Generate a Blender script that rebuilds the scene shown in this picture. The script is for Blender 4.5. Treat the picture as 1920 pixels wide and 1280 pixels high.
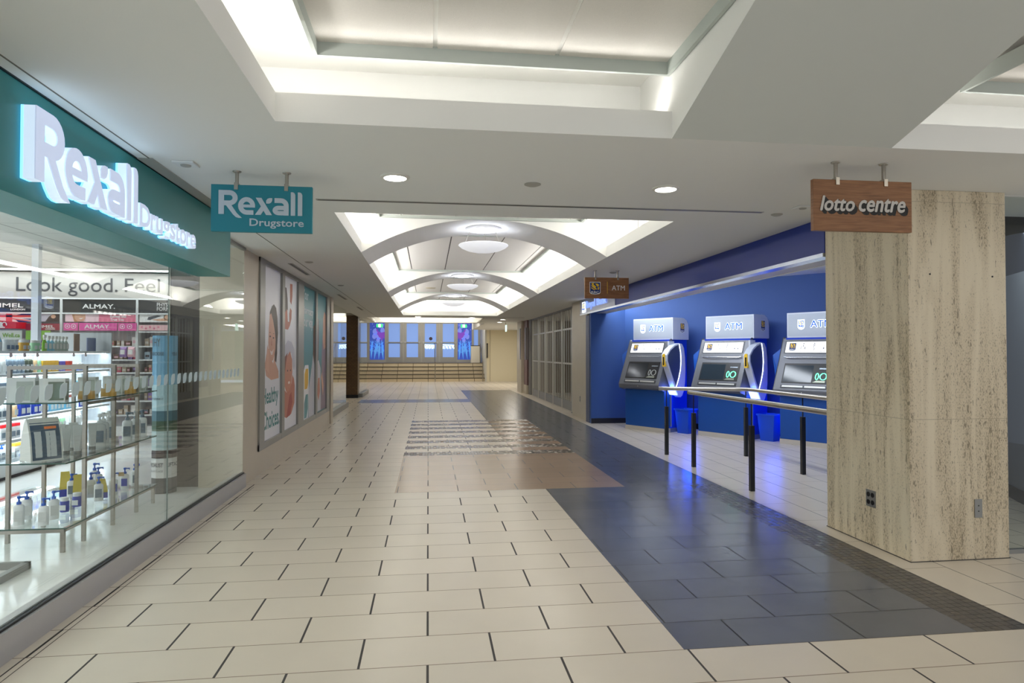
import bpy, math, random
from mathutils import Matrix, Vector
random.seed(7)
for o in list(bpy.data.objects): bpy.data.objects.remove(o)
COL = bpy.context.scene.collection
SC = bpy.context.scene
PI = math.pi

# ------------------------------------------------------------ camera
FPX = 1222.0; CAMH = 1.40
yaw = math.atan(157/FPX); pit = math.atan(21*math.cos(yaw)/FPX)
cam_d = bpy.data.cameras.new('camera'); cam = bpy.data.objects.new('camera', cam_d); COL.objects.link(cam)
cam_d.sensor_width = 36.0; cam_d.lens = 36.0*FPX/1920; cam_d.clip_start = .05; cam_d.clip_end = 200
cam.location = (0, 0, CAMH); cam.rotation_euler = (PI/2+pit, 0, -yaw)
SC.camera = cam

# ------------------------------------------------------------ world, exposure
SC.view_settings.view_transform = 'Standard'; SC.view_settings.look = 'None'
SC.view_settings.gamma = 1; SC.view_settings.use_curve_mapping = False
SC.view_settings.exposure = 0.72
W = bpy.data.worlds.new('world'); SC.world = W; W.use_nodes = True
W.node_tree.nodes['Background'].inputs[0].default_value = (.85, .9, 1, 1)
W.node_tree.nodes['Background'].inputs[1].default_value = .55

def area(name, loc, rot, sx, sy, power, color=(1, 1, 1), spread=PI):
    l = bpy.data.lights.new(name, 'AREA'); l.shape = 'RECTANGLE'; l.size = sx; l.size_y = sy
    l.energy = power; l.color = color; l.spread = spread
    o = bpy.data.objects.new(name, l); COL.objects.link(o); o.location = loc; o.rotation_euler = rot
    return o
WARM = (1, .95, .88); NEUT = (1, .98, .96); COOL = (.86, .93, 1)
ZC = 2.50                       # corridor ceiling
UP = (PI, 0, 0)
# cove lamps of the tray nearest the camera, its neighbour and the long vaulted recess
area('cove_light_near', (.25, 3.42, 2.64), UP, 2.1, .2, 10, NEUT)
area('cove_light_near_side', (-.92, 1.6, 2.64), UP, .2, 3.2, 16, NEUT)
area('cove_light_near_side', (.3, .2, 2.75), UP, 1.4, 1.4, 14, NEUT)
area('cove_light_right', (3.7, 3.42, 2.64), UP, 2.2, .2, 10, NEUT)
area('cove_light_right', (3.9, 1.4, 2.75), UP, 1.6, 1.6, 12, NEUT)
BAYS = [(5.23, 7.3), (8.3, 12.05), (13.1, 16.5), (17.6, 19.4)]
for a, b in BAYS:
    for x, s_ in ((-.93, .75), (2.22, -.75)):
        area('cove_light_vault', (x, (a+b)/2, 2.67), (PI, s_, 0), .2, b-a-.1, 6.6*(b-a), NEUT)
area('cove_light_vault', (.65, 19.62, 2.66), UP, 2.5, .2, 9, NEUT)
area('cove_light_far', (-.06, 23.9, 2.7), UP, 3.4, .2, 20, WARM)
# drugstore lamps: the far strip is visible, the rest are added out of view
STZ = 2.85
for y, p_ in ((12.05, 16), (2.2, 50)):
    area('store_light', (-5.3, y, STZ-.045), (0, 0, 0), 6.0, .12, p_, (.95, .98, 1))
area('store_light', (-6.6, 5.6, STZ-.045), (0, 0, 0), .12, 6.0, 62, (.95, .98, 1)); area('store_light', (-8.6, 5.6, STZ-.045), (0, 0, 0), .12, 6.0, 48, (.95, .98, 1))  # added lamps out of view, without fittings
# light valance behind the blue fascia
area('valance_light', (3.62, 9.0, 2.42), (0, math.radians(-40), 0), .2, 7.4, 50, (.85, .92, 1))
area('stair_light', (.3, 27.5, 3.2), (math.radians(25), 0, 0), 5, 1.0, 50, WARM)
area('landing_light', (.3, 31.5, 3.18), (math.radians(20), 0, 0), 6, 1.0, 60, WARM)
area('passage_light', (3.6, 27.5, 2.46), (0, 0, 0), .6, 3.0, 34, WARM)
area('left_passage_light', (-4.2, 26.5, 2.72), (0, 0, 0), 1.5, 4.0, 12, WARM)
area('lottery_store_light', (5.0, 5.2, 2.5), (0, 0, 0), 1.2, .3, 5, COOL)
area('gate_store_light', (4.6, 18.0, 2.44), (0, 0, 0), .5, 3.0, 16, WARM)

# ------------------------------------------------------------ material helpers
def lin(c): return tuple(((v/12.92) if v <= .04045 else ((v+.055)/1.055)**2.4) for v in c)
def rgb(r, g, b): return lin((r/255, g/255, b/255))
MATS = {}
def mat(name, col, rough=.5, metal=0, emit=0, ecol=None, spec=.5, noise=0, nscale=8, bump=0, bscale=60, coat=0, alpha=1, stretch=None):
    if name in MATS: return MATS[name]
    m = bpy.data.materials.new(name); m.use_nodes = True; nt = m.node_tree; b = nt.nodes['Principled BSDF']
    b.inputs['Base Color'].default_value = (*col, 1); b.inputs['Roughness'].default_value = rough
    b.inputs['Metallic'].default_value = metal; b.inputs['Specular IOR Level'].default_value = spec
    b.inputs['Coat Weight'].default_value = coat
    if emit:
        b.inputs['Emission Color'].default_value = (*(ecol or col), 1); b.inputs['Emission Strength'].default_value = emit
    if noise or bump:
        tc = nt.nodes.new('ShaderNodeTexCoord'); mp = nt.nodes.new('ShaderNodeMapping')
        nt.links.new(tc.outputs['Object'], mp.inputs[0])
        if stretch: mp.inputs['Scale'].default_value = stretch
        n = nt.nodes.new('ShaderNodeTexNoise'); n.inputs['Scale'].default_value = nscale; n.inputs['Detail'].default_value = 4
        nt.links.new(mp.outputs[0], n.inputs['Vector'])
        if noise:
            r = nt.nodes.new('ShaderNodeMapRange'); r.inputs[3].default_value = 1-noise; r.inputs[4].default_value = 1+noise
            nt.links.new(n.outputs[0], r.inputs[0])
            mx = nt.nodes.new('ShaderNodeVectorMath'); mx.operation = 'SCALE'; mx.inputs[0].default_value = col
            nt.links.new(r.outputs[0], mx.inputs['Scale']); nt.links.new(mx.outputs[0], b.inputs['Base Color'])
        if bump:
            n2 = nt.nodes.new('ShaderNodeTexNoise'); n2.inputs['Scale'].default_value = bscale
            nt.links.new(mp.outputs[0], n2.inputs['Vector'])
            bp = nt.nodes.new('ShaderNodeBump'); bp.inputs['Strength'].default_value = bump; bp.inputs['Distance'].default_value = .01
            nt.links.new(n2.outputs[0], bp.inputs['Height']); nt.links.new(bp.outputs[0], b.inputs['Normal'])
    MATS[name] = m; return m
def emis(name, col, s):
    return mat(name, col, rough=.5, emit=s, ecol=col)
def glass_mat(name, tint=(.93, .97, .95), refl=.9, clear=1.0):
    if name in MATS: return MATS[name]
    m = bpy.data.materials.new(name); m.use_nodes = True; nt = m.node_tree; nt.nodes.clear()
    out = nt.nodes.new('ShaderNodeOutputMaterial'); mix = nt.nodes.new('ShaderNodeMixShader')
    tr = nt.nodes.new('ShaderNodeBsdfTransparent'); gl = nt.nodes.new('ShaderNodeBsdfGlossy'); fr = nt.nodes.new('ShaderNodeFresnel')
    tr.inputs[0].default_value = (*tint, 1); gl.inputs['Roughness'].default_value = 0.0
    gl.inputs[0].default_value = (refl, refl, refl, 1); fr.inputs[0].default_value = 1.5
    # both faces of a pane count as front faces for the Fresnel term
    g = nt.nodes.new('ShaderNodeNewGeometry')
    mr2 = nt.nodes.new('ShaderNodeMapRange'); mr2.inputs[3].default_value = 1.42; mr2.inputs[4].default_value = 1/1.42
    nt.links.new(g.outputs['Backfacing'], mr2.inputs[0]); nt.links.new(mr2.outputs[0], fr.inputs[0])
    nt.links.new(fr.outputs[0], mix.inputs[0]); nt.links.new(tr.outputs[0], mix.inputs[1]); nt.links.new(gl.outputs[0], mix.inputs[2])
    nt.links.new(mix.outputs[0], out.inputs[0]); MATS[name] = m; return m

class NX:                                   # tiny node expression helper
    def __init__(s, nt): s.nt = nt
    def m(s, op, *a):
        n = s.nt.nodes.new('ShaderNodeMath'); n.operation = op
        for i, v in enumerate(a):
            if isinstance(v, (int, float)): n.inputs[i].default_value = v
            else: s.nt.links.new(v, n.inputs[i])
        return n.outputs[0]
def tile_mat(name, base, joint, tw=.6096, th=.3048, jx=.004, jy=.0022, rot=False, ox=0.0, oy=2.97, rough=.28, var=.05, stagger=True, jcol2=None, sparkle=0, blotch=.06, bumps=.05, palette=None, spec=.5):
    m = bpy.data.materials.new(name); m.use_nodes = True; nt = m.node_tree; b = nt.nodes['Principled BSDF']; x = NX(nt)
    tc = nt.nodes.new('ShaderNodeNewGeometry'); sp = nt.nodes.new('ShaderNodeSeparateXYZ'); nt.links.new(tc.outputs['Position'], sp.inputs[0])
    X, Y = (sp.outputs[1], sp.outputs[0]) if rot else (sp.outputs[0], sp.outputs[1])
    r = x.m('DIVIDE', x.m('SUBTRACT', Y, oy), th); ri = x.m('FLOOR', r); rf = x.m('SUBTRACT', r, ri)
    u = x.m('DIVIDE', x.m('SUBTRACT', X, ox), tw)
    if stagger: u = x.m('ADD', u, x.m('MULTIPLY', x.m('SUBTRACT', 1, x.m('FLOORED_MODULO', ri, 2)), .5))
    ui = x.m('FLOOR', u); uf = x.m('SUBTRACT', u, ui)
    du = x.m('MULTIPLY', x.m('MINIMUM', uf, x.m('SUBTRACT', 1, uf)), tw)
    dr = x.m('MULTIPLY', x.m('MINIMUM', rf, x.m('SUBTRACT', 1, rf)), th)
    j1 = x.m('LESS_THAN', du, jx); j2 = x.m('LESS_THAN', dr, jy)
    cv = nt.nodes.new('ShaderNodeCombineXYZ'); nt.links.new(ui, cv.inputs[0]); nt.links.new(ri, cv.inputs[1])
    wn = nt.nodes.new('ShaderNodeTexWhiteNoise'); nt.links.new(cv.outputs[0], wn.inputs[0])
    nz = nt.nodes.new('ShaderNodeTexNoise'); nz.inputs['Scale'].default_value = 3.2; nz.inputs['Detail'].default_value = 6; nt.links.new(tc.outputs['Position'], nz.inputs['Vector'])
    f = x.m('ADD', x.m('MULTIPLY', x.m('SUBTRACT', wn.outputs[0], .5), var*2), 1)
    f = x.m('MULTIPLY', f, x.m('ADD', x.m('MULTIPLY', x.m('SUBTRACT', nz.outputs[0], .5), blotch*2), 1))
    if palette:
        cr = nt.nodes.new('ShaderNodeValToRGB'); cr.color_ramp.interpolation = 'CONSTANT'
        els = cr.color_ramp.elements
        while len(els) < len(palette): els.new(.5)
        for i, (p, c) in enumerate(palette): els[i].position = p; els[i].color = (*c, 1)
        nt.links.new(wn.outputs[0], cr.inputs[0]); bc = cr.outputs[0]
    sc = nt.nodes.new('ShaderNodeVectorMath'); sc.operation = 'SCALE'; sc.inputs[0].default_value = base
    if palette: nt.links.new(bc, sc.inputs[0])
    nt.links.new(f, sc.inputs['Scale'])
    def mixc(fac, a, c):
        mm = nt.nodes.new('ShaderNodeMix'); mm.data_type = 'RGBA'; nt.links.new(fac, mm.inputs[0]); nt.links.new(a, mm.inputs[6]); mm.inputs[7].default_value = (*c, 1); return mm.outputs[2]
    c = mixc(j2, sc.outputs[0], jcol2 or joint); c = mixc(j1, c, joint)
    nt.links.new(c, b.inputs['Base Color'])
    jj = x.m('MAXIMUM', j1, j2)
    rr = x.m('ADD', x.m('MULTIPLY', jj, .4), rough)
    if sparkle: rr = x.m('ADD', rr, x.m('MULTIPLY', wn.outputs[0], sparkle))
    nt.links.new(rr, b.inputs['Roughness']); b.inputs['Specular IOR Level'].default_value = spec
    n2 = nt.nodes.new('ShaderNodeTexNoise'); n2.inputs['Scale'].default_value = 40; nt.links.new(tc.outputs['Position'], n2.inputs['Vector'])
    bp = nt.nodes.new('ShaderNodeBump'); bp.inputs['Strength'].default_value = bumps; bp.inputs['Distance'].default_value = .004
    h = x.m('SUBTRACT', n2.outputs[0], jj)
    if sparkle: h = x.m('ADD', h, x.m('MULTIPLY', x.m('MULTIPLY', wn.outputs[0], uf), 6))
    nt.links.new(h, bp.inputs['Height']); nt.links.new(bp.outputs[0], b.inputs['Normal'])
    MATS[name] = m; return m

# ------------------------------------------------------------ mesh helpers
class MB:
    def __init__(s): s.v = []; s.f = []; s.mi = []; s.c = 0; s.k = 0
    def mat(s, i): s.c = i; return s
    def add(s, vs, fs):
        n = len(s.v); s.v += [tuple(p) for p in vs]
        for f in fs: s.f.append(tuple(n+i for i in f)); s.mi.append(s.c)
        return s
    def box(s, x0, x1, y0, y1, z0, z1):
        return s.add([(x0, y0, z0), (x1, y0, z0), (x1, y1, z0), (x0, y1, z0), (x0, y0, z1), (x1, y0, z1), (x1, y1, z1), (x0, y1, z1)],
                     [(0, 3, 2, 1), (4, 5, 6, 7), (0, 1, 5, 4), (1, 2, 6, 5), (2, 3, 7, 6), (3, 0, 4, 7)])
    def ext(s, poly, fr, d0=0, d1=.01):      # extrude a 2-D outline in frame fr between depths d0 and d1 (along the normal)
        n = len(poly); a = [fr(u, v, d0) for u, v in poly]; b = [fr(u, v, d1) for u, v in poly]
        return s.add(a+b, [tuple(range(n-1, -1, -1)), tuple(range(n, 2*n))]+[(i, (i+1) % n, n+(i+1) % n, n+i) for i in range(n)])
    def tube(s, pts, r, seg=10, cap=True):
        rings = []
        pts = [Vector(p) for p in pts]; n = len(pts)
        for i, p in enumerate(pts):
            if i == 0: d = pts[1]-p
            elif i == n-1: d = p-pts[i-1]
            else: d = (pts[i+1]-p).normalized()+(p-pts[i-1]).normalized()
            d.normalize(); a = d.orthogonal() if abs(d.z) > .99 else d.cross(Vector((0, 0, 1)))
            if abs(d.z) > .99: a = Vector((1, 0, 0))
            a.normalize(); b = d.cross(a)
            rr = r[i] if isinstance(r, (list, tuple)) else r
            rings.append([p+(a*math.cos(2*PI*k/seg)+b*math.sin(2*PI*k/seg))*rr for k in range(seg)])
        vs = [q for rg in rings for q in rg]; fs = []
        for i in range(n-1):
            for k in range(seg): fs.append((i*seg+k, i*seg+(k+1) % seg, (i+1)*seg+(k+1) % seg, (i+1)*seg+k))
        if cap: fs += [tuple(range(seg-1, -1, -1)), tuple((n-1)*seg+k for k in range(seg))]
        return s.add(vs, fs)
    def lathe(s, prof, cx=0, cy=0, seg=16, sx=1, sy=1, cap=True):     # prof: (r, z) from bottom to top
        vs = []; fs = []; n = len(prof)
        for r, z in prof:
            for k in range(seg): t = 2*PI*k/seg; vs.append((cx+r*math.cos(t)*sx, cy+r*math.sin(t)*sy, z))
        for i in range(n-1):
            for k in range(seg): fs.append((i*seg+k, i*seg+(k+1) % seg, (i+1)*seg+(k+1) % seg, (i+1)*seg+k))
        if cap and prof[0][0] > 1e-4: fs.append(tuple(range(seg-1, -1, -1)))
        if cap and prof[-1][0] > 1e-4: fs.append(tuple((n-1)*seg+k for k in range(seg)))
        return s.add(vs, fs)
    def build(s, name, mats, parent=None, smooth=False, bevel=0, world=False):
        me = bpy.data.meshes.new(name); v = s.v
        if not isinstance(mats, (list, tuple)): mats = [mats]
        o = bpy.data.objects.new(name, me); COL.objects.link(o)
        if parent is not None:
            if world:
                q = parent; M = Matrix.Identity(4)
                chain = []
                while q is not None: chain.append(q); q = q.parent
                for q in reversed(chain): M = M @ q.matrix_basis
                Mi = M.inverted(); v = [tuple(Mi @ Vector(p)) for p in v]
            o.parent = parent
        else:
            xs = [p[0] for p in v]; ys = [p[1] for p in v]; zs = [p[2] for p in v]
            c = ((min(xs)+max(xs))/2, (min(ys)+max(ys))/2, min(zs)); v = [(p[0]-c[0], p[1]-c[1], p[2]-c[2]) for p in v]; o.location = c
        me.from_pydata(v, [], s.f); me.polygons.foreach_set('material_index', s.mi)
        for m in mats: me.materials.append(m)
        if smooth: me.polygons.foreach_set('use_smooth', [True]*len(s.f))
        me.update(); me.validate()
        if smooth:
            try: me.set_sharp_from_angle(angle=math.radians(40))
            except Exception: pass
        if bevel:
            b = o.modifiers.new('bevel', 'BEVEL'); b.width = bevel; b.segments = 2; b.limit_method = 'ANGLE'
        return o
def tag(o, label, cat, group=None, kind=None):
    o['label'] = label; o['category'] = cat
    if group: o['group'] = group
    if kind: o['kind'] = kind
    return o
def struct(o): o['kind'] = 'structure'; return o
def lab(o, t): o['label'] = t; return o
def thing(name, label, cat, loc=(0, 0, 0), rotz=0, group=None):
    o = bpy.data.objects.new(name, None); COL.objects.link(o); o.location = loc; o.rotation_euler = (0, 0, rotz); o.empty_display_size = .1
    return tag(o, label, cat, group)
def copy_tree(o, parent=None):
    c = o.copy(); COL.objects.link(c); c.parent = parent
    for ch in [q for q in bpy.data.objects if q.parent == o]: copy_tree(ch, c)
    return c
def dup(proto, loc, rotz=None, label=None, group=None):
    c = copy_tree(proto); c.location = loc
    if rotz is not None: c.rotation_euler = (0, 0, rotz)
    if label: c['label'] = label
    if group: c['group'] = group
    return c
def frame(o, u, v, n):
    o = Vector(o); u = Vector(u); v = Vector(v); n = Vector(n)
    return lambda a, b, d=0: tuple(o+u*a+v*b+n*d)
def LW(x=0, y=0, z=0): return frame((x, y, z), (0, 1, 0), (0, 0, 1), (1, 0, 0))      # wall seen facing +x
def RW(x=0, y=0, z=0): return frame((x, y, z), (0, -1, 0), (0, 0, 1), (-1, 0, 0))    # wall seen facing -x
def FC(x=0, y=0, z=0): return frame((x, y, z), (1, 0, 0), (0, 0, 1), (0, -1, 0))     # face towards the camera end
def rect(x0, y0, x1, y1): return [(x0, y0), (x1, y0), (x1, y1), (x0, y1)]
def circ(cx, cy, r, n=20, ry=None): return [(cx+r*math.cos(2*PI*i/n), cy+(ry or r)*math.sin(2*PI*i/n)) for i in range(n)]
_TX = {}
def text2d(s, bold=0, shear=0, sp=1):
    k = (s, bold, shear, sp)
    if k in _TX: return _TX[k]
    c = bpy.data.curves.new('t', 'FONT'); c.body = s; c.offset = bold; c.shear = shear; c.space_character = sp; c.resolution_u = 3; c.extrude = 0; c.fill_mode = 'FRONT'
    o = bpy.data.objects.new('t', c); COL.objects.link(o); bpy.context.view_layer.update()
    me = bpy.data.meshes.new_from_object(o)
    vs = [(p.co.x, p.co.y) for p in me.vertices]; fs = [tuple(p.vertices) for p in me.polygons]
    bpy.data.objects.remove(o); bpy.data.curves.remove(c); bpy.data.meshes.remove(me)
    x0 = min(p[0] for p in vs); x1 = max(p[0] for p in vs); y0 = min(p[1] for p in vs); y1 = max(p[1] for p in vs)
    # border edges for the sides of raised letters
    cnt = {}
    for f in fs:
        for i in range(len(f)):
            a, b = f[i], f[(i+1) % len(f)]; e = (min(a, b), max(a, b)); cnt.setdefault(e, []).append((a, b))
    be = [v[0] for v in cnt.values() if len(v) == 1]
    r = (vs, fs, be, (x0, y0, x1, y1)); _TX[k] = r; return r
def text(mb, s, fr, x0, y0, x1, y1, d0=.001, d1=None, bold=0, shear=0, sp=1):      # fit text into the box
    vs, fs, be, (a0, b0, a1, b1) = text2d(s, bold, shear, sp); sx = (x1-x0)/(a1-a0); sy = (y1-y0)/(b1-b0)
    P = [(x0+(u-a0)*sx, y0+(v-b0)*sy) for u, v in vs]; n = len(P)
    if d1 is None: return mb.add([fr(u, v, d0) for u, v in P], fs)
    mb.add([fr(u, v, d0) for u, v in P]+[fr(u, v, d1) for u, v in P],
           [tuple(i+n for i in f) for f in fs]+[tuple(reversed(f)) for f in fs]+[(b, a, a+n, b+n) for a, b in be])
    return mb
def stext(mb, s, fr, x0, y0, x1, y1, d0, d1=None, k=.004, shear=0):      # heavier lettering: the same word stamped a few times with tiny shifts
    for i, (dx, dy) in enumerate(((0, 0), (-k, 0), (k, 0), (0, k), (0, -k))): text(mb, s, fr, x0+dx, y0+dy, x1+dx, y1+dy, d0-.00004*i, None if d1 is None else d1-.00008*i, shear=shear)
    return mb
def stroke(path, w):                         # thick polyline -> list of quads (2-D)
    out = []; L = []; n = len(path)
    P = [Vector((*p, 0)) for p in path]
    for i in range(n):
        if i == 0: d = (P[1]-P[0]).normalized(); k = 1
        elif i == n-1: d = (P[-1]-P[-2]).normalized(); k = 1
        else:
            a = (P[i]-P[i-1]).normalized(); b = (P[i+1]-P[i]).normalized(); d = (a+b).normalized(); k = 1/max(.4, d.dot(b))
        nn = Vector((-d.y, d.x, 0)); L.append((P[i]+nn*w/2*k, P[i]-nn*w/2*k))
    left = [(a.x, a.y) for a, b in L]; right = [(b.x, b.y) for a, b in L]
    return left, right
def ext_stroke(mb, path, w, fr, d0, d1, tf=lambda p: p):
    l, r = stroke(path, w); l = [tf(p) for p in l]; r = [tf(p) for p in r]; n = len(l)
    vs = [fr(*p, d0) for p in l]+[fr(*p, d0) for p in r]+[fr(*p, d1) for p in l]+[fr(*p, d1) for p in r]; fs = []
    for i in range(n-1):
        fs += [(i, i+1, n+i+1, n+i), (2*n+i, 3*n+i, 3*n+i+1, 2*n+i+1), (i, 2*n+i, 2*n+i+1, i+1), (n+i, n+i+1, 3*n+i+1, 3*n+i)]
    fs += [(0, n, 3*n, 2*n), (n-1, 3*n-1, 4*n-1, 2*n-1)]
    mb.add(vs, fs)
def arc(cx, cy, rx, ry, a0, a1, n=10): return [(cx+rx*math.cos(math.radians(a0+(a1-a0)*i/n)), cy+ry*math.sin(math.radians(a0+(a1-a0)*i/n))) for i in range(n+1)]
# the drugstore wordmark, drawn in a 745 x 255 box (y down in the drawing, flipped by tf)
def wordmark(letters, fr, x0, y0, x1, y1, d0, d1):      # returns one MB per letter; y0 is the foot of the stems
    S = (x1-x0)/745.0; T = (y1-y0)/218.0
    tf = lambda p: (x0+(p[0]-540)*S, y1-(p[1]-325)*T)
    def fl(cx, cy, rx, ry, a0, a1, n=10): return [(x, 2*cy-y) for x, y in arc(cx, cy, rx, ry, a0, a1, n)]
    out = []
    def st(mb, path, w): ext_stroke(mb, path, w, fr, d0, d1-.00035*mb.k, tf); mb.k += 1
    def pg(mb, poly): mb.ext([tf(p) for p in poly][::-1], fr, d0, d1-.00035*mb.k); mb.k += 1
    R = MB(); st(R, [(565, 322), (565, 543)], 48); st(R, [(588, 344)]+fl(636, 392, 50, 48, 90, -90, 12)+[(588, 440)], 44)
    pg(R, [(590, 440), (652, 456), (700, 530), (722, 552), (746, 575), (715, 575), (692, 568), (668, 545)]); out.append(R)
    e = MB(); st(e, fl(788, 463, 54, 60, 0, 270, 20)+[(822, 523), (848, 523)], 42); st(e, [(740, 464), (862, 464)], 26); out.append(e)
    x = MB(); pg(x, [(868, 385), (918, 385), (1012, 543), (960, 543)]); pg(x, [(862, 543), (912, 543), (948, 485), (925, 448)])
    pg(x, [(960, 436), (960, 410), (972, 392), (990, 385), (1014, 385), (1014, 408), (1004, 426), (986, 436)]); out.append(x)
    a = MB(); st(a, [(1035, 406)]+fl(1092, 452, 47, 46, 90, 0, 8)+[(1139, 543)], 44); st(a, [(1120, 474)]+fl(1072, 498, 34, 24, 90, 270, 10)+[(1120, 522)], 40); out.append(a)
    for q in (1180, 1243):
        l = MB(); pg(l, [(q, 543), (q, 325), (q+20, 325), (q+33, 333), (q+40, 350), (q+40, 543)]); out.append(l)
    return out

# ------------------------------------------------------------ materials
CEIL = mat('ceiling_paint', rgb(232, 232, 228), .9, bump=.05, bscale=300)
WHITE = mat('white_paint', rgb(246, 245, 240), .85)
SOFF = mat('soffit_shaded_paint', rgb(208, 211, 206), .9)  # ceiling paint darkened to carry the shade on the sloped soffit
ARCH = mat('arch_grey_paint', rgb(236, 236, 235), .85)
TILEC = mat('acoustic_panel', rgb(226, 222, 214), .95, noise=.04, nscale=90, bump=.15, bscale=200)
RIM = mat('panel_rim', rgb(190, 197, 190), .7)
STEEL = mat('brushed_steel', rgb(178, 172, 162), .3, 1, noise=.06, nscale=20, stretch=(40, 40, 2))
ALU = mat('anodised_aluminium', rgb(190, 190, 186), .42, .75)
ALUD = mat('grey_aluminium', rgb(150, 150, 146), .4, .6)
BLACK = mat('black_plastic', rgb(22, 22, 24), .4)
DARK = mat('dark_void', rgb(30, 28, 26), .6)
TEAL = mat('teal_panel', rgb(46, 134, 132), .4)
TEALS = mat('teal_sign', rgb(30, 128, 142), .5)
SILVT = mat('silver_lettering', rgb(196, 204, 210), .45, .2)
GLASS = glass_mat('clear_glass', (.95, .98, .965))
GLASSE = mat('glass_edge', rgb(60, 110, 100), .1, alpha=1)
BLUEW = mat('blue_wall_paint', rgb(52, 86, 148), .6, noise=.04, nscale=120)
BLUEF = mat('blue_fascia', rgb(26, 52, 140), .4)
ATMB = mat('atm_blue', rgb(8, 72, 150), .45, noise=.08, nscale=60)
ATMG = mat('atm_grey', rgb(112, 114, 120), .4, .3)
ATML = mat('atm_silver', rgb(206, 212, 224), .35, .2)
ATMD = mat('atm_dark_panel', rgb(58, 70, 104), .4, .2)
SCRN = mat('black_screen', rgb(20, 26, 32), .12)
LEDW = emis('white_led', (.75, .85, 1), 3.0)
LEDB = emis('blue_led', (.04, .15, 1), 9.0)
SIGNW = emis('white_backlit_panel', (1, .98, .93), .6)
NAVY = mat('navy', rgb(10, 40, 110), .5)
GOLD = mat('gold', rgb(236, 190, 40), .5)
WOOD = None
def wood_mat():
    m = bpy.data.materials.new('sign_wood'); m.use_nodes = True; nt = m.node_tree; b = nt.nodes['Principled BSDF']
    tc = nt.nodes.new('ShaderNodeTexCoord'); mp = nt.nodes.new('ShaderNodeMapping'); mp.inputs['Scale'].default_value = (2.2, 2.2, 26)
    n = nt.nodes.new('ShaderNodeTexNoise'); n.inputs['Scale'].default_value = 3; n.inputs['Detail'].default_value = 7; n.inputs['Distortion'].default_value = .6
    cr = nt.nodes.new('ShaderNodeValToRGB'); cr.color_ramp.elements[0].position = .3; cr.color_ramp.elements[0].color = (*rgb(120, 78, 42), 1)
    cr.color_ramp.elements[1].position = .75; cr.color_ramp.elements[1].color = (*rgb(160, 110, 70), 1)
    nt.links.new(tc.outputs['Object'], mp.inputs[0]); nt.links.new(mp.outputs[0], n.inputs['Vector']); nt.links.new(n.outputs[0], cr.inputs[0]); nt.links.new(cr.outputs[0], b.inputs['Base Color'])
    b.inputs['Roughness'].default_value = .45; return m
WOOD = wood_mat()
def travertine(name, light, dark):
    m = bpy.data.materials.new(name); m.use_nodes = True; nt = m.node_tree; b = nt.nodes['Principled BSDF']; x = NX(nt)
    g = nt.nodes.new('ShaderNodeNewGeometry')
    def nz(scale, st, det=5, dist=0):
        mp = nt.nodes.new('ShaderNodeMapping'); mp.inputs['Scale'].default_value = st; nt.links.new(g.outputs['Position'], mp.inputs[0])
        n = nt.nodes.new('ShaderNodeTexNoise'); n.inputs['Scale'].default_value = scale; n.inputs['Detail'].default_value = det; n.inputs['Distortion'].default_value = dist
        nt.links.new(mp.outputs[0], n.inputs['Vector']); return n.outputs[0]
    bands = nz(9, (1, 1, .09), 6, .7); pits = nz(75, (1, 1, .24), 4, .5); fine = nz(190, (1, 1, .3), 2)
    cr = nt.nodes.new('ShaderNodeValToRGB'); e = cr.color_ramp.elements; e[0].position = .3; e[0].color = (*dark, 1); e[1].position = .62; e[1].color = (*light, 1); nt.links.new(bands, cr.inputs[0])
    thr = x.m('ADD', .298, x.m('MULTIPLY', x.m('SUBTRACT', .60, bands), .55))
    p1 = x.m('LESS_THAN', pits, thr); p2 = x.m('LESS_THAN', fine, x.m('ADD', thr, .035))
    pp = x.m('MAXIMUM', p1, x.m('MULTIPLY', p2, .8))
    sp = nt.nodes.new('ShaderNodeSeparateXYZ'); nt.links.new(g.outputs['Position'], sp.inputs[0])
    z = sp.outputs[2]
    s1 = x.m('LESS_THAN', x.m('ABSOLUTE', x.m('SUBTRACT', z, .95)), .0022); s2 = x.m('LESS_THAN', x.m('ABSOLUTE', x.m('SUBTRACT', z, 2.42)), .0018)
    ss = x.m('MAXIMUM', s1, s2)
    mm = nt.nodes.new('ShaderNodeMix'); mm.data_type = 'RGBA'; nt.links.new(x.m('MULTIPLY', x.m('MAXIMUM', pp, x.m('MULTIPLY', ss, .6)), .62), mm.inputs[0]); nt.links.new(cr.outputs[0], mm.inputs[6]); mm.inputs[7].default_value = (*rgb(92, 80, 62), 1)
    nt.links.new(mm.outputs[2], b.inputs['Base Color']); b.inputs['Roughness'].default_value = .55
    bp = nt.nodes.new('ShaderNodeBump'); bp.inputs['Strength'].default_value = .5; bp.inputs['Distance'].default_value = .004; nt.links.new(x.m('SUBTRACT', 1, pp), bp.inputs['Height']); nt.links.new(bp.outputs[0], b.inputs['Normal'])
    return m
TRAV = travertine('travertine', rgb(228, 214, 186), rgb(202, 184, 152))
STONE = mat('pale_stone', rgb(206, 196, 176), .45, noise=.06, nscale=5, bump=.05)
CREAMW = mat('cream_wall', rgb(232, 222, 192), .7)

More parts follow.
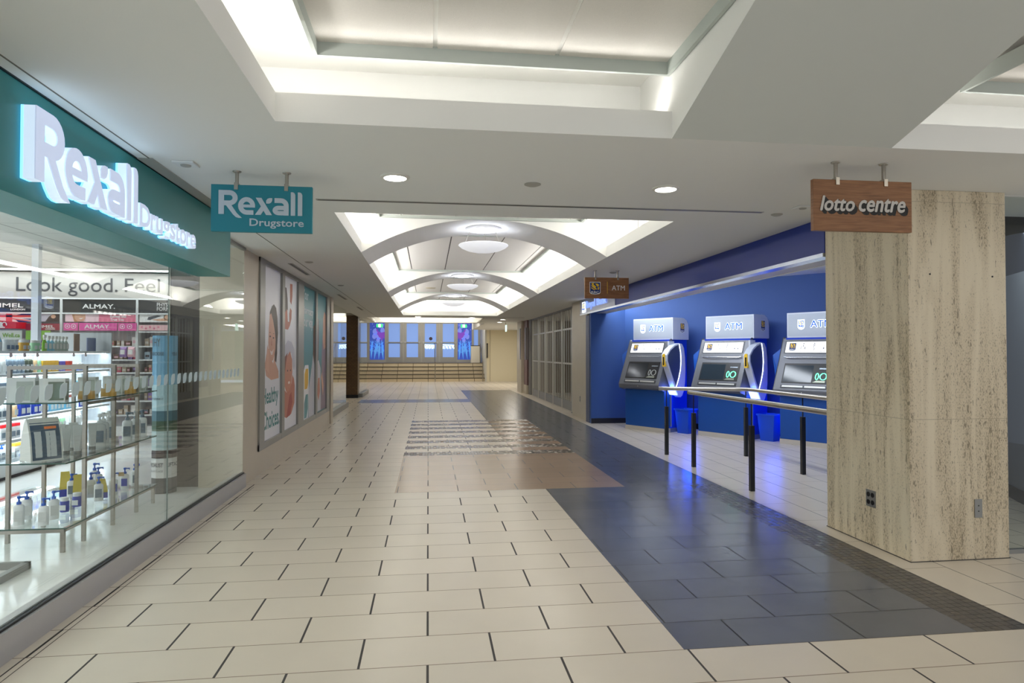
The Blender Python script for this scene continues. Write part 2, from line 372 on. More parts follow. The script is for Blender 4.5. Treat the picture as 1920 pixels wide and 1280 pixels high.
# floor zones
CREAM = rgb(216, 205, 187)
JD = rgb(62, 58, 54); JB = rgb(140, 122, 100)
F_CREAM = tile_mat('cream_floor_tile', CREAM, JD, jcol2=JB, rough=.3, var=.03, jx=.0055, jy=.0028)
F_CREAMR = tile_mat('cream_floor_tile_turned', CREAM, JB, jcol2=JD, rot=True, ox=2.97, oy=3.05, jx=.0022, jy=.003, rough=.3, var=.03)
F_DARK = tile_mat('charcoal_floor_tile', rgb(103, 105, 111), rgb(24, 24, 25), rough=.22, var=.1, jx=.004, jy=.003, blotch=.14)
F_BROWN = tile_mat('brown_floor_tile', rgb(172, 147, 124), rgb(70, 58, 50), rough=.24, var=.04, jx=.004, jy=.002)
F_MOS = tile_mat('dark_mosaic', rgb(86, 82, 78), rgb(36, 34, 34), tw=.05, th=.05, jx=.002, jy=.002, ox=2.74, rough=.2, var=.12, stagger=False, sparkle=.2)
F_SPK = tile_mat('glass_mosaic', rgb(110, 92, 78), rgb(66, 58, 52), tw=.04, th=.04, jx=.002, jy=.002, rough=.06, var=.2, stagger=False, sparkle=.25, oy=8.95, bumps=.5,
                 palette=[(0, rgb(74, 64, 58)), (.4, rgb(108, 92, 80)), (.76, rgb(150, 134, 118)), (.93, rgb(226, 216, 200))])
F_BAND = tile_mat('slate_blue_tile', rgb(112, 112, 124), rgb(80, 78, 80), rough=.25, var=.06)
F_STORE = tile_mat('white_store_tile', rgb(232, 232, 228), rgb(190, 188, 180), tw=.3048, th=.3048, jx=.001, jy=.001, rough=.12, var=.02, stagger=False, blotch=.05, spec=.7)
FM = [F_CREAM, F_CREAMR, F_DARK, F_BROWN, F_MOS, F_SPK, F_BAND]
stripes = [(8.97+.6096*k, 8.97+.6096*k+.3048) for k in range(8)]
def zone(x, y):
    if x > 3.05 and y > 0: return 1
    if 1.2 < x < 3.05 and 2.97 < y < 6.628: return 4 if x > 2.74 else 2
    if -.33 < x < 2.04 and 6.628 < y < 8.97: return 3
    if -.33 < x < 2.04 and 8.97 < y < 13.55:
        if any(a < y < b for a, b in stripes): return 5
        return 0 if x < 1.2 else 3
    if 1.2 < x < 3.05 and 6.628 < y < 24.3: return 2
    if -1.96 < x < 1.2 and 18.5 < y < 19.75: return 6
    return 0
xs = [-8, -1.96, -.33, 1.2, 2.04, 2.74, 3.05, 9]
ys = sorted(set([-3, 0, 2.97, 6.628, 8.97, 13.55, 18.5, 19.75, 24.3, 32]+[v for s in stripes for v in s]))
fl = MB()
for i in range(len(xs)-1):
    for j in range(len(ys)-1):
        cx = (xs[i]+xs[i+1])/2; cy = (ys[j]+ys[j+1])/2
        if cx < -1.96 and cy < 13.5: continue
        fl.mat(zone(cx, cy)).add([(xs[i], ys[j], 0), (xs[i+1], ys[j], 0), (xs[i+1], ys[j+1], 0), (xs[i], ys[j+1], 0)], [(0, 1, 2, 3)])
struct(fl.build('floor', FM))
struct(MB().add([(-11, -2, 0), (-1.96, -2, 0), (-1.96, 13.55, 0), (-11, 13.55, 0)], [(0, 1, 2, 3)]).build('floor_store', F_STORE))
bl = MB(); bl.box(-1.835, -1.829, -2, 7.1, .0002, .0012); bl.box(-1.80, -1.797, -2, 7.1, .0002, .0012)
struct(bl.build('trim_1', mat('dark_joint', JD, .7)))

# ------------------------------------------------------------ ceiling with recesses
T1 = (-.725, 1.24, -1.6, 3.2); T2 = (2.47, 5.4, -1.6, 3.2); SL = (1.24, 2.47, -1.6, 3.2); V = (-.733, 2.04, 5.23, 19.4); FCO = (-1.9, 1.78, 20.7, 24.1)
LCO = (-6, -2.5, 20.7, 24.1)
holes = [T1, T2, SL, V, FCO]
xs = sorted(set([-1.95, 2.65, 3.2, 3.6, 8, 5.4]+[v for h in holes for v in h[:2]])); ys = sorted(set([-3, 4.7, 14.6, 24.5]+[v for h in holes for v in h[2:]]))
def cz(x, y):
    return ZC
ce = MB()
for i in range(len(xs)-1):
    for j in range(len(ys)-1):
        cx = (xs[i]+xs[i+1])/2; cy = (ys[j]+ys[j+1])/2
        if any(h[0] < cx < h[1] and h[2] < cy < h[3] for h in holes): continue
        if cx > 3.2 and 4.7 < cy < 14.6: continue
        if cx > 5.4 and cy < 4.7: continue
        ce.add([(xs[i], ys[j], ZC), (xs[i], ys[j+1], ZC), (xs[i+1], ys[j+1], ZC), (xs[i+1], ys[j], ZC)], [(0, 1, 2, 3)])
# thickness of the slab above the corridor
struct(ce.build('ceiling', CEIL))
# sloped soffit between the two near trays
sl = MB(); d = 4.8; sl.add([(SL[0], 3.2, ZC), (SL[1], 3.2, ZC), (SL[1], 3.2-d, ZC+.29*d), (SL[0], 3.2-d, ZC+.29*d)], [(3, 2, 1, 0)])
struct(sl.build('ceiling_soffit', SOFF))
def tray(name, x0, x1, y0, y1, lip=.14, zt=3.02, back=.3, l=True, r=True, n=True, f=True, y0lip=True, mats=None):
    m = MB(); zl = ZC+lip
    # lip faces
    if l: m.add([(x0, y0, ZC), (x0, y1, ZC), (x0, y1, zl), (x0, y0, zl)], [(0, 1, 2, 3)]); m.add([(x0, y0, zl), (x0, y1, zl), (x0-back, y1+back, zl), (x0-back, y0-back, zl)], [(0, 1, 2, 3)])
    if r: m.add([(x1, y0, ZC), (x1, y1, ZC), (x1, y1, zl), (x1, y0, zl)], [(3, 2, 1, 0)]); m.add([(x1, y0, zl), (x1, y1, zl), (x1+back, y1+back, zl), (x1+back, y0-back, zl)], [(3, 2, 1, 0)])
    if f: m.add([(x0, y1, ZC), (x1, y1, ZC), (x1, y1, zl), (x0, y1, zl)], [(0, 1, 2, 3)]); m.add([(x0, y1, zl), (x1, y1, zl), (x1+back*r, y1+back, zl), (x0-back*l, y1+back, zl)], [(0, 1, 2, 3)])
    if n: m.add([(x0, y0, ZC), (x1, y0, ZC), (x1, y0, zl), (x0, y0, zl)], [(3, 2, 1, 0)]); m.add([(x0, y0, zl), (x1, y0, zl), (x1+back*r, y0-back, zl), (x0-back*l, y0-back, zl)], [(3, 2, 1, 0)])
    X0 = x0-back*l; X1 = x1+back*r; Y0 = y0-back*n; Y1 = y1+back*f
    zb = ZC if not r or not l else zl
    for X, keep in ((X0, l), (X1, r)):
        if keep: m.add([(X, Y0, zl), (X, Y1, zl), (X, Y1, zt), (X, Y0, zt)], [(0, 1, 2, 3) if X == X0 else (3, 2, 1, 0)])
        else: m.add([(X, Y1, zl), (X, y1, zl), (X, y1, ZC), (X, y1-(zt-ZC)/.29, zt), (X, Y1, zt)], [(0, 1, 2, 3, 4)]); m.add([(X, y1-(zt-ZC)/.29, zt), (X, -1.6, zt), (X, -1.6, ZC+.29*4.8)], [(0, 1, 2)])
    m.add([(X0, Y1, zl), (X1, Y1, zl), (X1, Y1, zt), (X0, Y1, zt)], [(0, 1, 2, 3)]); m.add([(X0, Y0, zl), (X1, Y0, zl), (X1, Y0, zt), (X0, Y0, zt)], [(3, 2, 1, 0)])
    m.add([(X0, Y0, zt), (X1, Y0, zt), (X1, Y1, zt), (X0, Y1, zt)], [(3, 2, 1, 0)])
    return struct(m.build(name, WHITE))
tray('ceiling_tray', *T1, zt=2.97, r=False, back=.5)
tray('ceiling_tray', *T2, zt=2.97, l=False, back=.5)
tray('ceiling_vault', *V, zt=3.05, back=.38, lip=.13)
tray('ceiling_coffer', *FCO, zt=2.85, back=.25, lip=.04)
# hung acoustic panels
def cloud(x0, x1, y0, y1, zr, label, tm=None, name='acoustic_ceiling_panel', gaps=(), h=.085, group=None, t=.018, gap=.02):
    th = thing(name, label, 'ceiling panel', ((x0+x1)/2, (y0+y1)/2, zr), 0, group)
    r = MB()
    r.box(x0, x1, y1-t, y1, zr, zr+h); r.box(x0, x1, y0, y0+t, zr, zr+h); r.box(x0, x0+t, y0+t, y1-t, zr, zr+h); r.box(x1-t, x1, y0+t, y1-t, zr, zr+h)
    r.build('rim', RIM, th, world=True)
    e = [x0+t]+list(gaps)+[x1-t]
    for i in range(len(e)-1):
        a = e[i]+(gap/2 if i else 0); b = e[i+1]-(gap/2 if i < len(e)-2 else 0)
        MB().box(a, b, y0+t, y1-t, zr+h-.02, zr+h).build('panel', tm or TILEC, th, world=True)
    bb = MB()
    for i in range(1, len(e)-1): bb.box(e[i]-gap/2, e[i]+gap/2, y0+t, y1-t, zr+h-.012, zr+h+.004)
    if len(e) > 2: bb.build('joint_bar', mat('shadow_joint', rgb(96, 94, 90), .8) if tm else WHITE, th, world=True)
    return th
cloud(-.55, 1.235, .3, 3.22, 2.83, 'large square-edged acoustic panel hung inside the near ceiling recess', gaps=(.03, .64), gap=.022)
cloud(2.9, 5.0, .3, 3.22, 2.83, 'acoustic panel in the ceiling recess above the right-hand glass shop', gaps=(3.5, 4.2), gap=.022)
vl = ['acoustic panel in the vaulted recess in front of the first arch', 'acoustic panel between the first and second arch of the vaulted recess', 'acoustic panel between the second and third arch of the vaulted recess', 'acoustic panel beyond the third arch of the vaulted recess']
for (a, b), L in zip(BAYS, vl):
    cloud(-.56, 1.76, a+.004, b-.004 if b < 19 else b-.75, 2.89, L, gaps=(-.30, .30, 1.0, 1.60), h=.05, gap=.016, t=.03, tm=mat('vault_panel', rgb(246, 244, 240), .95, bump=.1, bscale=200), group='acoustic panels of the vaulted recess')

# arches
def arch(y0, y1, label):
    m = MB(); n = 28; x0, x1 = V[0]-.004, V[1]+.004; cx = (x0+x1)/2; hw = (x1-x0)/2; rise = .40
    R = (hw*hw+rise*rise)/(2*rise); zc = ZC+rise-R; top = 3.05
    P = []
    for i in range(n+1):
        x = x0+(x1-x0)*i/n; P.append((x, zc+math.sqrt(R*R-(x-cx)**2)))
    for i in range(n):
        (xa, za), (xb, zb) = P[i], P[i+1]
        m.mat(0).add([(xa, y0, za), (xb, y0, zb), (xb, y1, zb), (xa, y1, za)], [(3, 2, 1, 0)])
        m.mat(1).add([(xa, y0, za), (xb, y0, zb), (xb, y0, top), (xa, y0, top)], [(0, 1, 2, 3)])
        m.add([(xa, y1, za), (xb, y1, zb), (xb, y1, top), (xa, y1, top)], [(3, 2, 1, 0)])
    for s, x, xe in ((-1, x0, x0-.37), (1, x1, x1+.37)):
        for y in (y0, y1): m.add([(x, y, ZC), (xe, y, ZC+.12), (xe, y, top), (x, y, top)], [(0, 1, 2, 3)])
    o = struct(m.build('trim_arch', [ARCH, WHITE]))
    return o
for i, (a, b) in enumerate(((7.3, 8.3), (12.05, 13.1), (16.5, 17.6))): arch(a, b, '')

# pendant dish lamps under the arches
DISH = emis('lit_acrylic_dish', (.93, .95, 1), .3)
def dish(y, label):
    t = thing('pendant_dish_lamp', label, 'lamp', (.655, y, 2.60), 0, 'dish lamps under the arches')
    m = MB(); m.lathe([(.0, .0), (.1, .006), (.2, .028), (.27, .06), (.30, .085), (.295, .095), (.26, .07), (.1, .02), (0, .014)], seg=36); m.build('dish', DISH, t, smooth=True)
    r = MB(); r.lathe([(.13, .272), (.21, .268), (.22, .285), (.21, .30), (.13, .30)], seg=32, cap=False); r.build('ceiling_ring', mat('white_metal', rgb(230, 230, 232), .4), t, smooth=True)
    l = MB(); l.lathe([(.0, .262), (.13, .262), (.13, .29), (0, .29)], seg=28); l.build('light_disc', emis('lamp_disc', (.95, .97, 1), 7), t)
    for k in range(3):
        a = math.radians(30+120*k); w = MB(); w.tube([(.27*math.cos(a), .27*math.sin(a), .085), (.18*math.cos(a), .18*math.sin(a), .275)], .0022, 5); w.build('suspension_wire', STEEL, t)
    return t
dish(7.8, 'frosted dish lamp hanging under the nearest arch')
dish(12.57, 'frosted dish lamp hanging under the middle arch')
dish(17.05, 'frosted dish lamp hanging under the farthest arch')

# downlights
DLE = emis('downlight_lens', (1, .96, .88), 14)
def downlight(x, y, label, r=.07, group='recessed round ceiling downlights', z=ZC, power=16):
    t = thing('recessed_downlight', label, 'ceiling light', (x, y, z), 0, group)
    m = MB(); m.lathe([(r, -.012), (r*1.28, -.006), (r*1.3, 0), (r, 0), (r, -.012)], seg=28, cap=False); m.build('trim_ring', mat('ring_white', rgb(225, 222, 214), .5), t, smooth=True)
    m = MB(); m.lathe([(0, -.006), (r, -.006), (r, -.001), (0, -.001)], seg=24); m.build('lens', DLE, t)
    l = bpy.data.lights.new('downlight_beam', 'SPOT'); l.energy = power; l.spot_size = math.radians(125); l.spot_blend = .8; l.color = WARM; l.shadow_soft_size = .07
    o = bpy.data.objects.new('downlight_beam', l); COL.objects.link(o); o.location = (0, 0, -.03); o.parent = t
    return t
downlight(-.208, 4.12, 'lit round downlight right of the teal hanging sign')
downlight(1.575, 4.18, 'lit round downlight left of the wooden lottery sign')
downlight(-.31, 20.0, 'small far downlight left, beyond the vaulted recess', .09)
downlight(1.35, 20.35, 'small far downlight right, beyond the vaulted recess', .09)
downlight(2.45, 21.5, 'far downlight nearest the shuttered shop front', .09)
downlight(2.55, 26.0 if False else 23.4, 'farthest downlight before the cream wall', .09)
# small ceiling fittings
GREYD = mat('grey_disc', rgb(168, 166, 158), .6)
def disc(x, y, r, label, name='ceiling_speaker', cat='speaker', group=None):
    m = MB(); m.lathe([(0, -.012), (r*.6, -.012), (r, -.004), (r, 0), (0, 0)], x, y, 20); o = m.build(name, GREYD, smooth=True); o.location.z = ZC-.012
    return tag(o, label, cat, group)
disc(.674, 4.19, .055, 'small grey round cover plate between the two near downlights', 'cover_plate', 'cover plate')
disc(2.75, 4.86, .045, 'grey round plate on the ceiling left of the lottery sign', 'cover_plate', 'cover plate')
disc(-1.44, 8.15, .05, 'small round plate on the ceiling beside the poster windows', 'cover_plate', 'cover plate')
disc(2.52, 8.7, .05, 'round plate on the ceiling above the wooden ATM sign', 'cover_plate', 'cover plate')
disc(-1.42, 10.9, .05, 'round plate near the far end of the poster windows', 'cover_plate', 'cover plate')
for x, y, r, L in ((.77, 9.2, .12, 'round speaker grille on the acoustic panel beyond the first arch'), (.05, 15.4, .12, 'round speaker grille on the acoustic panel beyond the second arch')):
    m = MB(); m.lathe([(0, -.012), (r*.9, -.012), (r, -.004), (r, 0), (0, 0)], x, y, 24); o = m.build('ceiling_speaker', mat('speaker_cream', rgb(206, 198, 176), .6), smooth=True); o.location.z = 2.92-.012; tag(o, L, 'speaker')
def sqfit(x, y, s, label):
    t = thing('smoke_detector_plate', label, 'ceiling fitting', (x, y, ZC)); MB().box(-s, s, -s, s, -.012, 0).build('plate', mat('white_plastic', rgb(225, 225, 222), .5), t, bevel=.004)
    m = MB(); m.lathe([(0, -.02), (s*.45, -.018), (s*.5, -.012), (0, -.012)], seg=16); m.build('sensor', GREYD, t, smooth=True)
sqfit(-1.40, 3.98, .06, 'white square ceiling fitting above the illuminated store lettering')
sqfit(2.8, 4.58, .055, 'square ceiling fitting just left of the wooden lottery sign')
def slot(x0, x1, y0, y1, label, name='linear_air_slot', group=None, cat='air slot'):
    m = MB(); m.box(x0, x1, y0, y1, ZC-.004, ZC); m.mat(1); w = .012
    if x1-x0 > y1-y0: m.box(x0+w, x1-w, (y0+y1)/2-.012, (y0+y1)/2+.012, ZC-.0045, ZC-.0035)
    else: m.box((x0+x1)/2-.012, (x0+x1)/2+.012, y0+w, y1-w, ZC-.0045, ZC-.0035)
    return tag(m.build(name, [GREYD, BLACK]), label, cat, group)
slot(-.8, 2.6, 4.78, 4.82, 'long grey slot across the ceiling in front of the vaulted recess', 'expansion_joint_strip', cat='joint strip')
for y, L in ((8.3, 'dark air slot above the first poster window'), (12.6, 'dark air slot above the last poster window'), (16.0, 'dark air slot above the plain glass panel'),):
    slot(-1.72, -1.66, y, y+1.2, L, group='air slots above the poster windows')
slot(.0, 3.0, 20.25, 20.32, 'far dark slot across the ceiling beyond the vaulted recess', 'expansion_joint_strip', cat='joint strip')
gr = MB(); gr.box(-1.572, -1.566, -2, 22, ZC-.003, ZC); struct(gr.build('trim_2', mat('groove', rgb(120, 118, 108), .9)))
m = MB(); m.tube([(2.86, 24.0, ZC), (2.86, 24.0, 2.42)], .012, 8); t = thing('hanging_exit_sign', 'small sign hung edge-on from the ceiling before the cream wall', 'sign', (2.86, 24.0, 2.2)); m.build('stem', STEEL, t, world=True)
MB().box(2.845, 2.875, 23.85, 24.15, 2.18, 2.42).build('panel', emis('pale_green_panel', (.6, .85, .75), .8), t, world=True)

# ------------------------------------------------------------ left side: drugstore
XG = -1.92
# sill / curb below the glass
struct(MB().box(-2.0, -1.885, -2, 7.13, 0, .14).build('trim_3', mat('sill_metal', rgb(186, 184, 184), .4, .3)))
struct(MB().box(-1.937, -1.903, -2, 7.13, .14, .152).build('trim_4', BLACK))
YJ = 5.14
def pane(name, x0, x1, y0, y1, z0, z1, label=None, kind=None):
    o = MB().box(x0, x1, y0, y1, z0, z1).build(name, GLASS); return struct(o)
pane('window_1', XG-.006, XG+.006, -2, YJ-.004, .152, ZC)
pane('window_2', XG-.006, XG+.006, YJ+.004, 7.11, .152, ZC)
struct(MB().box(XG-.004, XG+.004, YJ-.004, YJ+.004, .152, ZC).build('trim_5', mat('silicone_joint', rgb(120, 135, 130), .4)))
struct(MB().box(XG-.02, XG+.02, 5.7, 7.13, ZC-.03, ZC-.001).build('trim_6', ALUD))
# frosted leaf decals on the glass
DEC = mat('frosted_decal', rgb(205, 222, 224), .6)
dx = [3.06, 3.212, 3.354, 3.47, 3.589, 3.724, 3.846, 3.969, 4.09, 4.218, 4.337, 4.46, 4.59, 4.71, 4.83, 4.955, 5.08, 5.214, 5.335, 5.455, 5.577, 5.70, 5.82, 5.945, 6.07, 6.19, 6.315, 6.44, 6.56, 6.68, 6.8, 6.92]
for y in dx:
    f = LW(XG+.007, y, 1.20); s = .036
    p = [(-s, -s*1.1), (s*.1, -s*1.1), (s*.7, -s*.8), (s, -s*.1), (s, s*1.1), (-s*.1, s*1.1), (-s*.7, s*.8), (-s, s*.1)]
    m = MB(); m.ext(p, f, 0, .0008); tag(m.build('leaf_decal', DEC), 'one of the small frosted leaf decals in a row across the store glass', 'decal', 'frosted leaf decals on the store glass')
# teal fascia, end panel and underside
struct(MB().box(-1.90, -1.64, -2, 5.68, 2.03, 2.494).build('trim_7', TEAL, bevel=.002))
struct(MB().box(-1.642, -1.632, -2, 5.68, 2.4945, 2.4998).build('trim_8', BLACK))
struct(MB().box(-1.66, -1.55, 3.9, 5.66, 2.4945, 2.4995).build('trim_9', GREYD))
# illuminated lettering
LET = mat('lit_letter_face', rgb(200, 212, 240), .4, emit=.30, ecol=(.72, .8, 1))
LETS = emis('lit_letter_side', (.7, .84, 1), .42)
HALO = emis('letter_back_glow', (.2, .6, 1), 1.1)
def lit_letters(mbs_face, names, label, cat, origin, halo_boxes):
    pass
f = LW(-1.64, 0, 0)
ws = thing('illuminated_store_lettering', 'large halo-lit white letters reading Rexall on the teal fascia', 'lettering', (-1.60, 3.3, 2.1))
RX = (2.85, 2.105, 3.79, 2.40)
for mb in wordmark('Rexall', f, *RX, .0562, .062): mb.build('letter', LET, ws, world=True)
for mb in wordmark('Rexall', f, *RX, .014, .056): mb.build('letter_side', LETS, ws, world=True)
for mb in wordmark('Rexall', f, *RX, .003, .0135): mb.build('halo_light', HALO, ws, world=True)
wd = thing('illuminated_store_lettering', 'smaller halo-lit white letters reading Drugstore on the teal fascia', 'lettering', (-1.60, 4.25, 2.1))
xx = 3.85; DW = [.135, .07, .095, .105, .08, .07, .105, .07, .10]; DH = {'D': (2.11, 2.235), 'g': (2.078, 2.205), 't': (2.11, 2.225)}
for ch, w in zip('Drugstore', DW):
    z0, z1 = DH.get(ch, (2.11, 2.205))
    text(LL := MB(), ch, f, xx, z0, xx+w, z1, .044, .048, bold=.02); LL.build('letter', LET, wd, world=True)
    text(LL := MB(), ch, f, xx, z0, xx+w, z1, .014, .0438, bold=.02); LL.build('letter_side', LETS, wd, world=True)
    text(LL := MB(), ch, f, xx, z0, xx+w, z1, .004, .0135, bold=.02); LL.build('halo_light', HALO, wd, world=True)
    xx += w+.006
area('letter_glow', (-1.56, 3.3, 2.3), (0, math.radians(-90), 0), .25, 1.0, .25, (.45, .75, 1))
area('letter_glow', (-1.56, 3.3, 2.42), UP, .12, 1.0, .12, (.6, .8, 1))
area('letter_glow', (-1.57, 4.3, 2.2), (0, math.radians(-90), 0), .12, .8, .1, (.45, .75, 1))

# hanging signs
def hang_sign(name, label, x0, x1, y, z0, z1, m, th=.03, rods=(.25, .75)):
    t = thing(name, label, 'sign', ((x0+x1)/2, y, z0))
    MB().box(x0, x1, y-th/2, y+th/2, z0, z1).build('board', m, t, world=True, bevel=.002)
    for r in rods:
        x = x0+(x1-x0)*r; q = MB(); q.tube([(x, y, ZC-.004), (x, y, z1-.018)], .011, 12); q.box(x-.011, x+.011, y-th/2-.006, y+th/2+.006, z1-.03, z1+.012); q.lathe([(.024, ZC-.006), (.026, ZC-.002), (.026, ZC), (0, ZC)], x, y, 16); q.build('hanger', STEEL, t, world=True)
    return t
rs = hang_sign('hanging_store_sign', 'teal rectangular hanging sign reading Rexall Drugstore', -1.299, -.708, 4.12, 2.13, 2.415, TEALS, rods=(.245, .74))
f = FC(0, 4.105, 0)
for mb in wordmark('Rexall', f, -1.255, 2.235, -.765, 2.378, .0, .004): mb.build('letter', SILVT, rs, world=True)
text(mb := MB(), 'Drugstore', f, -1.075, 2.153, -.757, 2.212, .0, .003, bold=.012); mb.build('small_lettering', SILVT, rs, world=True)
ls = hang_sign('hanging_lottery_sign', 'wooden hanging sign reading lotto centre in front of the stone pillar', 2.185, 2.80, 3.48, 2.10, 2.395, WOOD, rods=(.24, .73))
f = FC(0, 3.465, 0)
BLK = mat('matte_black', rgb(34, 32, 30), .6)
for wd_, a, b in (('lotto', 2.225, 2.435), ('centre', 2.465, 2.755)):
    for k in range(8):
        text(mb := MB(), wd_, f, a+.0032*k, 2.217-.0032*k, b+.0032*k, 2.296-.0032*k if wd_ == 'lotto' else 2.288-.0032*k, .0005+.0001*(8-k), bold=.03, shear=.25)
        if k == 0: pass
        else: mb.build('letter_shadow', BLK, ls, world=True)
    stext(mb := MB(), wd_, f, a, 2.215, b, 2.298 if wd_ == 'lotto' else 2.290, .0025, .004, .0028, shear=.25); mb.build('lettering', mat('pale_lettering', rgb(206, 200, 192), .5), ls, world=True)

def shield(parent, f, x0, y0, x1, y1, d=0, lit=False, s=''):
    w = x1-x0; h = y1-y0
    def P(u, v): return (x0+u*w, y0+v*h)
    def sh(k): return [P(k, 1-k), P(k, .16+k*.5), P(.12+k, .05+k), P(.5, k), P(.88-k, .05+k), P(1-k, .16+k*.5), P(1-k, 1-k)]
    e = 2.2 if lit else 0
    WH = emis('logo_white_lit', (.85, .92, 1), 1.8) if lit else mat('logo_white', rgb(232, 232, 228), .5)
    BL = emis('logo_blue_lit', (.01, .1, .55), .7) if lit else mat('logo_blue', rgb(0, 44, 118), .5)
    GO = emis('logo_gold_lit', (.95, .8, .25), .8) if lit else mat('logo_gold', rgb(240, 196, 40), .5)
    m = MB(); m.ext(sh(0), f, d, d+.001); m.mat(1).ext(sh(.05), f, d+.001, d+.002); m.mat(2)
    L = .0028
    for poly in ([(.15, .9), (.45, .93), (.35, .8), (.6, .62), (.5, .52), (.22, .74)], [(.5, .88), (.8, .85), (.86, .7), (.74, .6), (.62, .72)],
                 [(.15, .66), (.6, .38), (.66, .45), (.15, .75)], [(.13, .5), (.42, .34), (.5, .38), (.14, .58)], [(.72, .56), (.88, .6), (.86, .42), (.74, .36)]):
        m.ext([P(*p) for p in poly][::-1], f, d+.002, d+L)
    m.mat(0); text(m, 'RBC', f, *P(.14, .1), *P(.86, .27), d+L, bold=.02)
    return m.build('bank_shield', [WH, BL, GO], parent, world=True)
asn = hang_sign('hanging_bank_sign', 'small wooden hanging sign with bank shield and the letters ATM', 2.07, 2.675, 8.5, 2.125, 2.405, WOOD, rods=(.24, .75))
f = FC(0, 8.485, 0)
shield(asn, f, 2.135, 2.175, 2.285, 2.345)
m = MB(); m.ext(rect(2.375, 2.19, 2.381, 2.35), f, 0, .002); m.build('gold_rule', GOLD, asn, world=True)
text(mb := MB(), 'ATM', f, 2.44, 2.235, 2.62, 2.30, 0, .002); mb.build('lettering', mat('logo_white', rgb(232, 232, 228), .5), asn, world=True)

# stone wall around the poster windows
struct(MB().box(-2.36, -1.92, 7.13, 7.16, 0, ZC).build('wall_return', STONE))
w = MB(); w.box(-2.1, -1.925, 7.16, 7.75, 0, ZC); w.box(-2.1, -1.925, 7.75, 13.2, 0, .30); struct(w.build('wall_left', mat('stone_cladding', rgb(198, 186, 166), .35, noise=.05, nscale=2.5, bump=.03)))
struct(MB().box(-2.12, -2.05, 7.75, 13.3, .3, ZC).build('wall_behind_posters', DARK))
pf = MB()
for a, b in ((7.75, 7.98), (8.9, 9.05), (9.97, 10.4), (11.5, 11.66), (12.72, 13.05)): pf.box(-1.95, -1.905, a, b, .272, ZC-.002)
pf.box(-1.949, -1.907, 7.75, 13.05, .27, .345); pf.box(-1.949, -1.907, 7.75, 13.05, ZC-.05, ZC-.001)
struct(pf.build('window_3', mat('poster_frame_metal', rgb(150, 150, 145), .35, .6)))
PX = -1.935
f = LW(PX, 0, 0)
def poster(label, y0, y1, base):
    t = thing('window_poster', label, 'poster', (PX, (y0+y1)/2, .34)); MB().box(PX-.004, PX, y0, y1, .34, ZC-.045).build('sheet', base, t, world=True); return t
PW = mat('poster_white', rgb(238, 238, 242), .35); PT = mat('poster_teal', rgb(34, 134, 146), .35)
SK = mat('print_skin', rgb(214, 164, 138), .4); HR = mat('print_dark_hair', rgb(62, 42, 38), .4); SKP = mat('print_pink_skin', rgb(196, 120, 98), .4)
pt = [0]
def pr(parent, poly, m, name='printed_figure', k=1):
    a = sum(poly[i][0]*poly[(i+1) % len(poly)][1]-poly[(i+1) % len(poly)][0]*poly[i][1] for i in range(len(poly)))
    if a < 0: poly = poly[::-1]
    pt[0] = k; q = MB(); q.ext(poly, f, .0003*k, .0003*k+.0002); return q.build(name, m, parent, world=True)
PTX = mat('print_teal_text', rgb(24, 130, 128), .4)
p1 = poster('tall white poster with a smiling dark-haired woman and the words Healthy Choices', 7.98, 8.9, PW)
pr(p1, [(8.16, 1.12), (8.09, 1.25), (8.16, 1.36), (8.23, 1.44), (8.31, 1.45), (8.38, 1.34), (8.52, 1.26), (8.62, 1.40), (8.63, 1.28), (8.81, 1.16), (8.82, 1.07), (8.42, 1.06)], SK, k=1)
pr(p1, [(8.44, 1.98), (8.54, 2.01), (8.66, 1.97), (8.74, 1.84), (8.77, 1.65), (8.73, 1.49), (8.73, 1.39), (8.68, 1.27), (8.60, 1.30), (8.58, 1.5), (8.45, 1.78), (8.3, 1.76), (8.33, 1.9)], HR, k=2)
pr(p1, [(8.28, 1.70), (8.32, 1.86), (8.40, 1.89), (8.50, 1.80), (8.60, 1.66), (8.64, 1.56), (8.63, 1.45), (8.58, 1.36), (8.5, 1.30), (8.42, 1.30), (8.32, 1.37), (8.26, 1.52)], SK, k=3)
pr(p1, [(8.34, 1.43), (8.44, 1.41), (8.54, 1.45), (8.47, 1.375), (8.40, 1.37)], mat('print_smile', rgb(240, 226, 220), .4), k=4)
for c, z in ((8.35, 1.60), (8.52, 1.585)): pr(p1, circ(c, z, .035, 10, .012), HR, k=4)
for c, z in ((8.34, 1.645), (8.53, 1.635)): pr(p1, [(c-.05, z-.004), (c, z+.01), (c+.05, z-.004), (c, z+.002)], HR, k=5)
pr(p1, [(8.42, 1.58), (8.455, 1.49), (8.42, 1.483), (8.405, 1.495)], SKP, k=4)
pr(p1, [(8.13, 1.2), (8.2, 1.46), (8.24, 1.5), (8.27, 1.42), (8.3, 1.3), (8.3, 1.15)], mat('print_hand', rgb(222, 176, 150), .4), k=5)
text(mb := MB(), 'Healthy', f, 8.0, .72, 8.8, .97, .0012, bold=.02); mb.build('headline', PTX, p1, world=True)
text(mb := MB(), 'Choices.', f, 8.0, .47, 8.87, .69, .0012, bold=.02); mb.build('headline', PTX, p1, world=True)
p2 = poster('white poster with a small child above a laughing toddler in a pale hat', 9.05, 9.97, PW)
pr(p2, [(9.06, 2.22), (9.15, 2.29), (9.27, 2.29), (9.34, 2.15), (9.36, 1.98), (9.28, 1.86), (9.06, 1.85)], HR, k=1)
pr(p2, [(9.06, 1.98), (9.2, 1.95), (9.3, 2.0), (9.42, 1.9), (9.52, 2.03), (9.62, 2.0), (9.6, 1.88), (9.5, 1.78), (9.38, 1.72), (9.06, 1.72)], SKP, k=2)
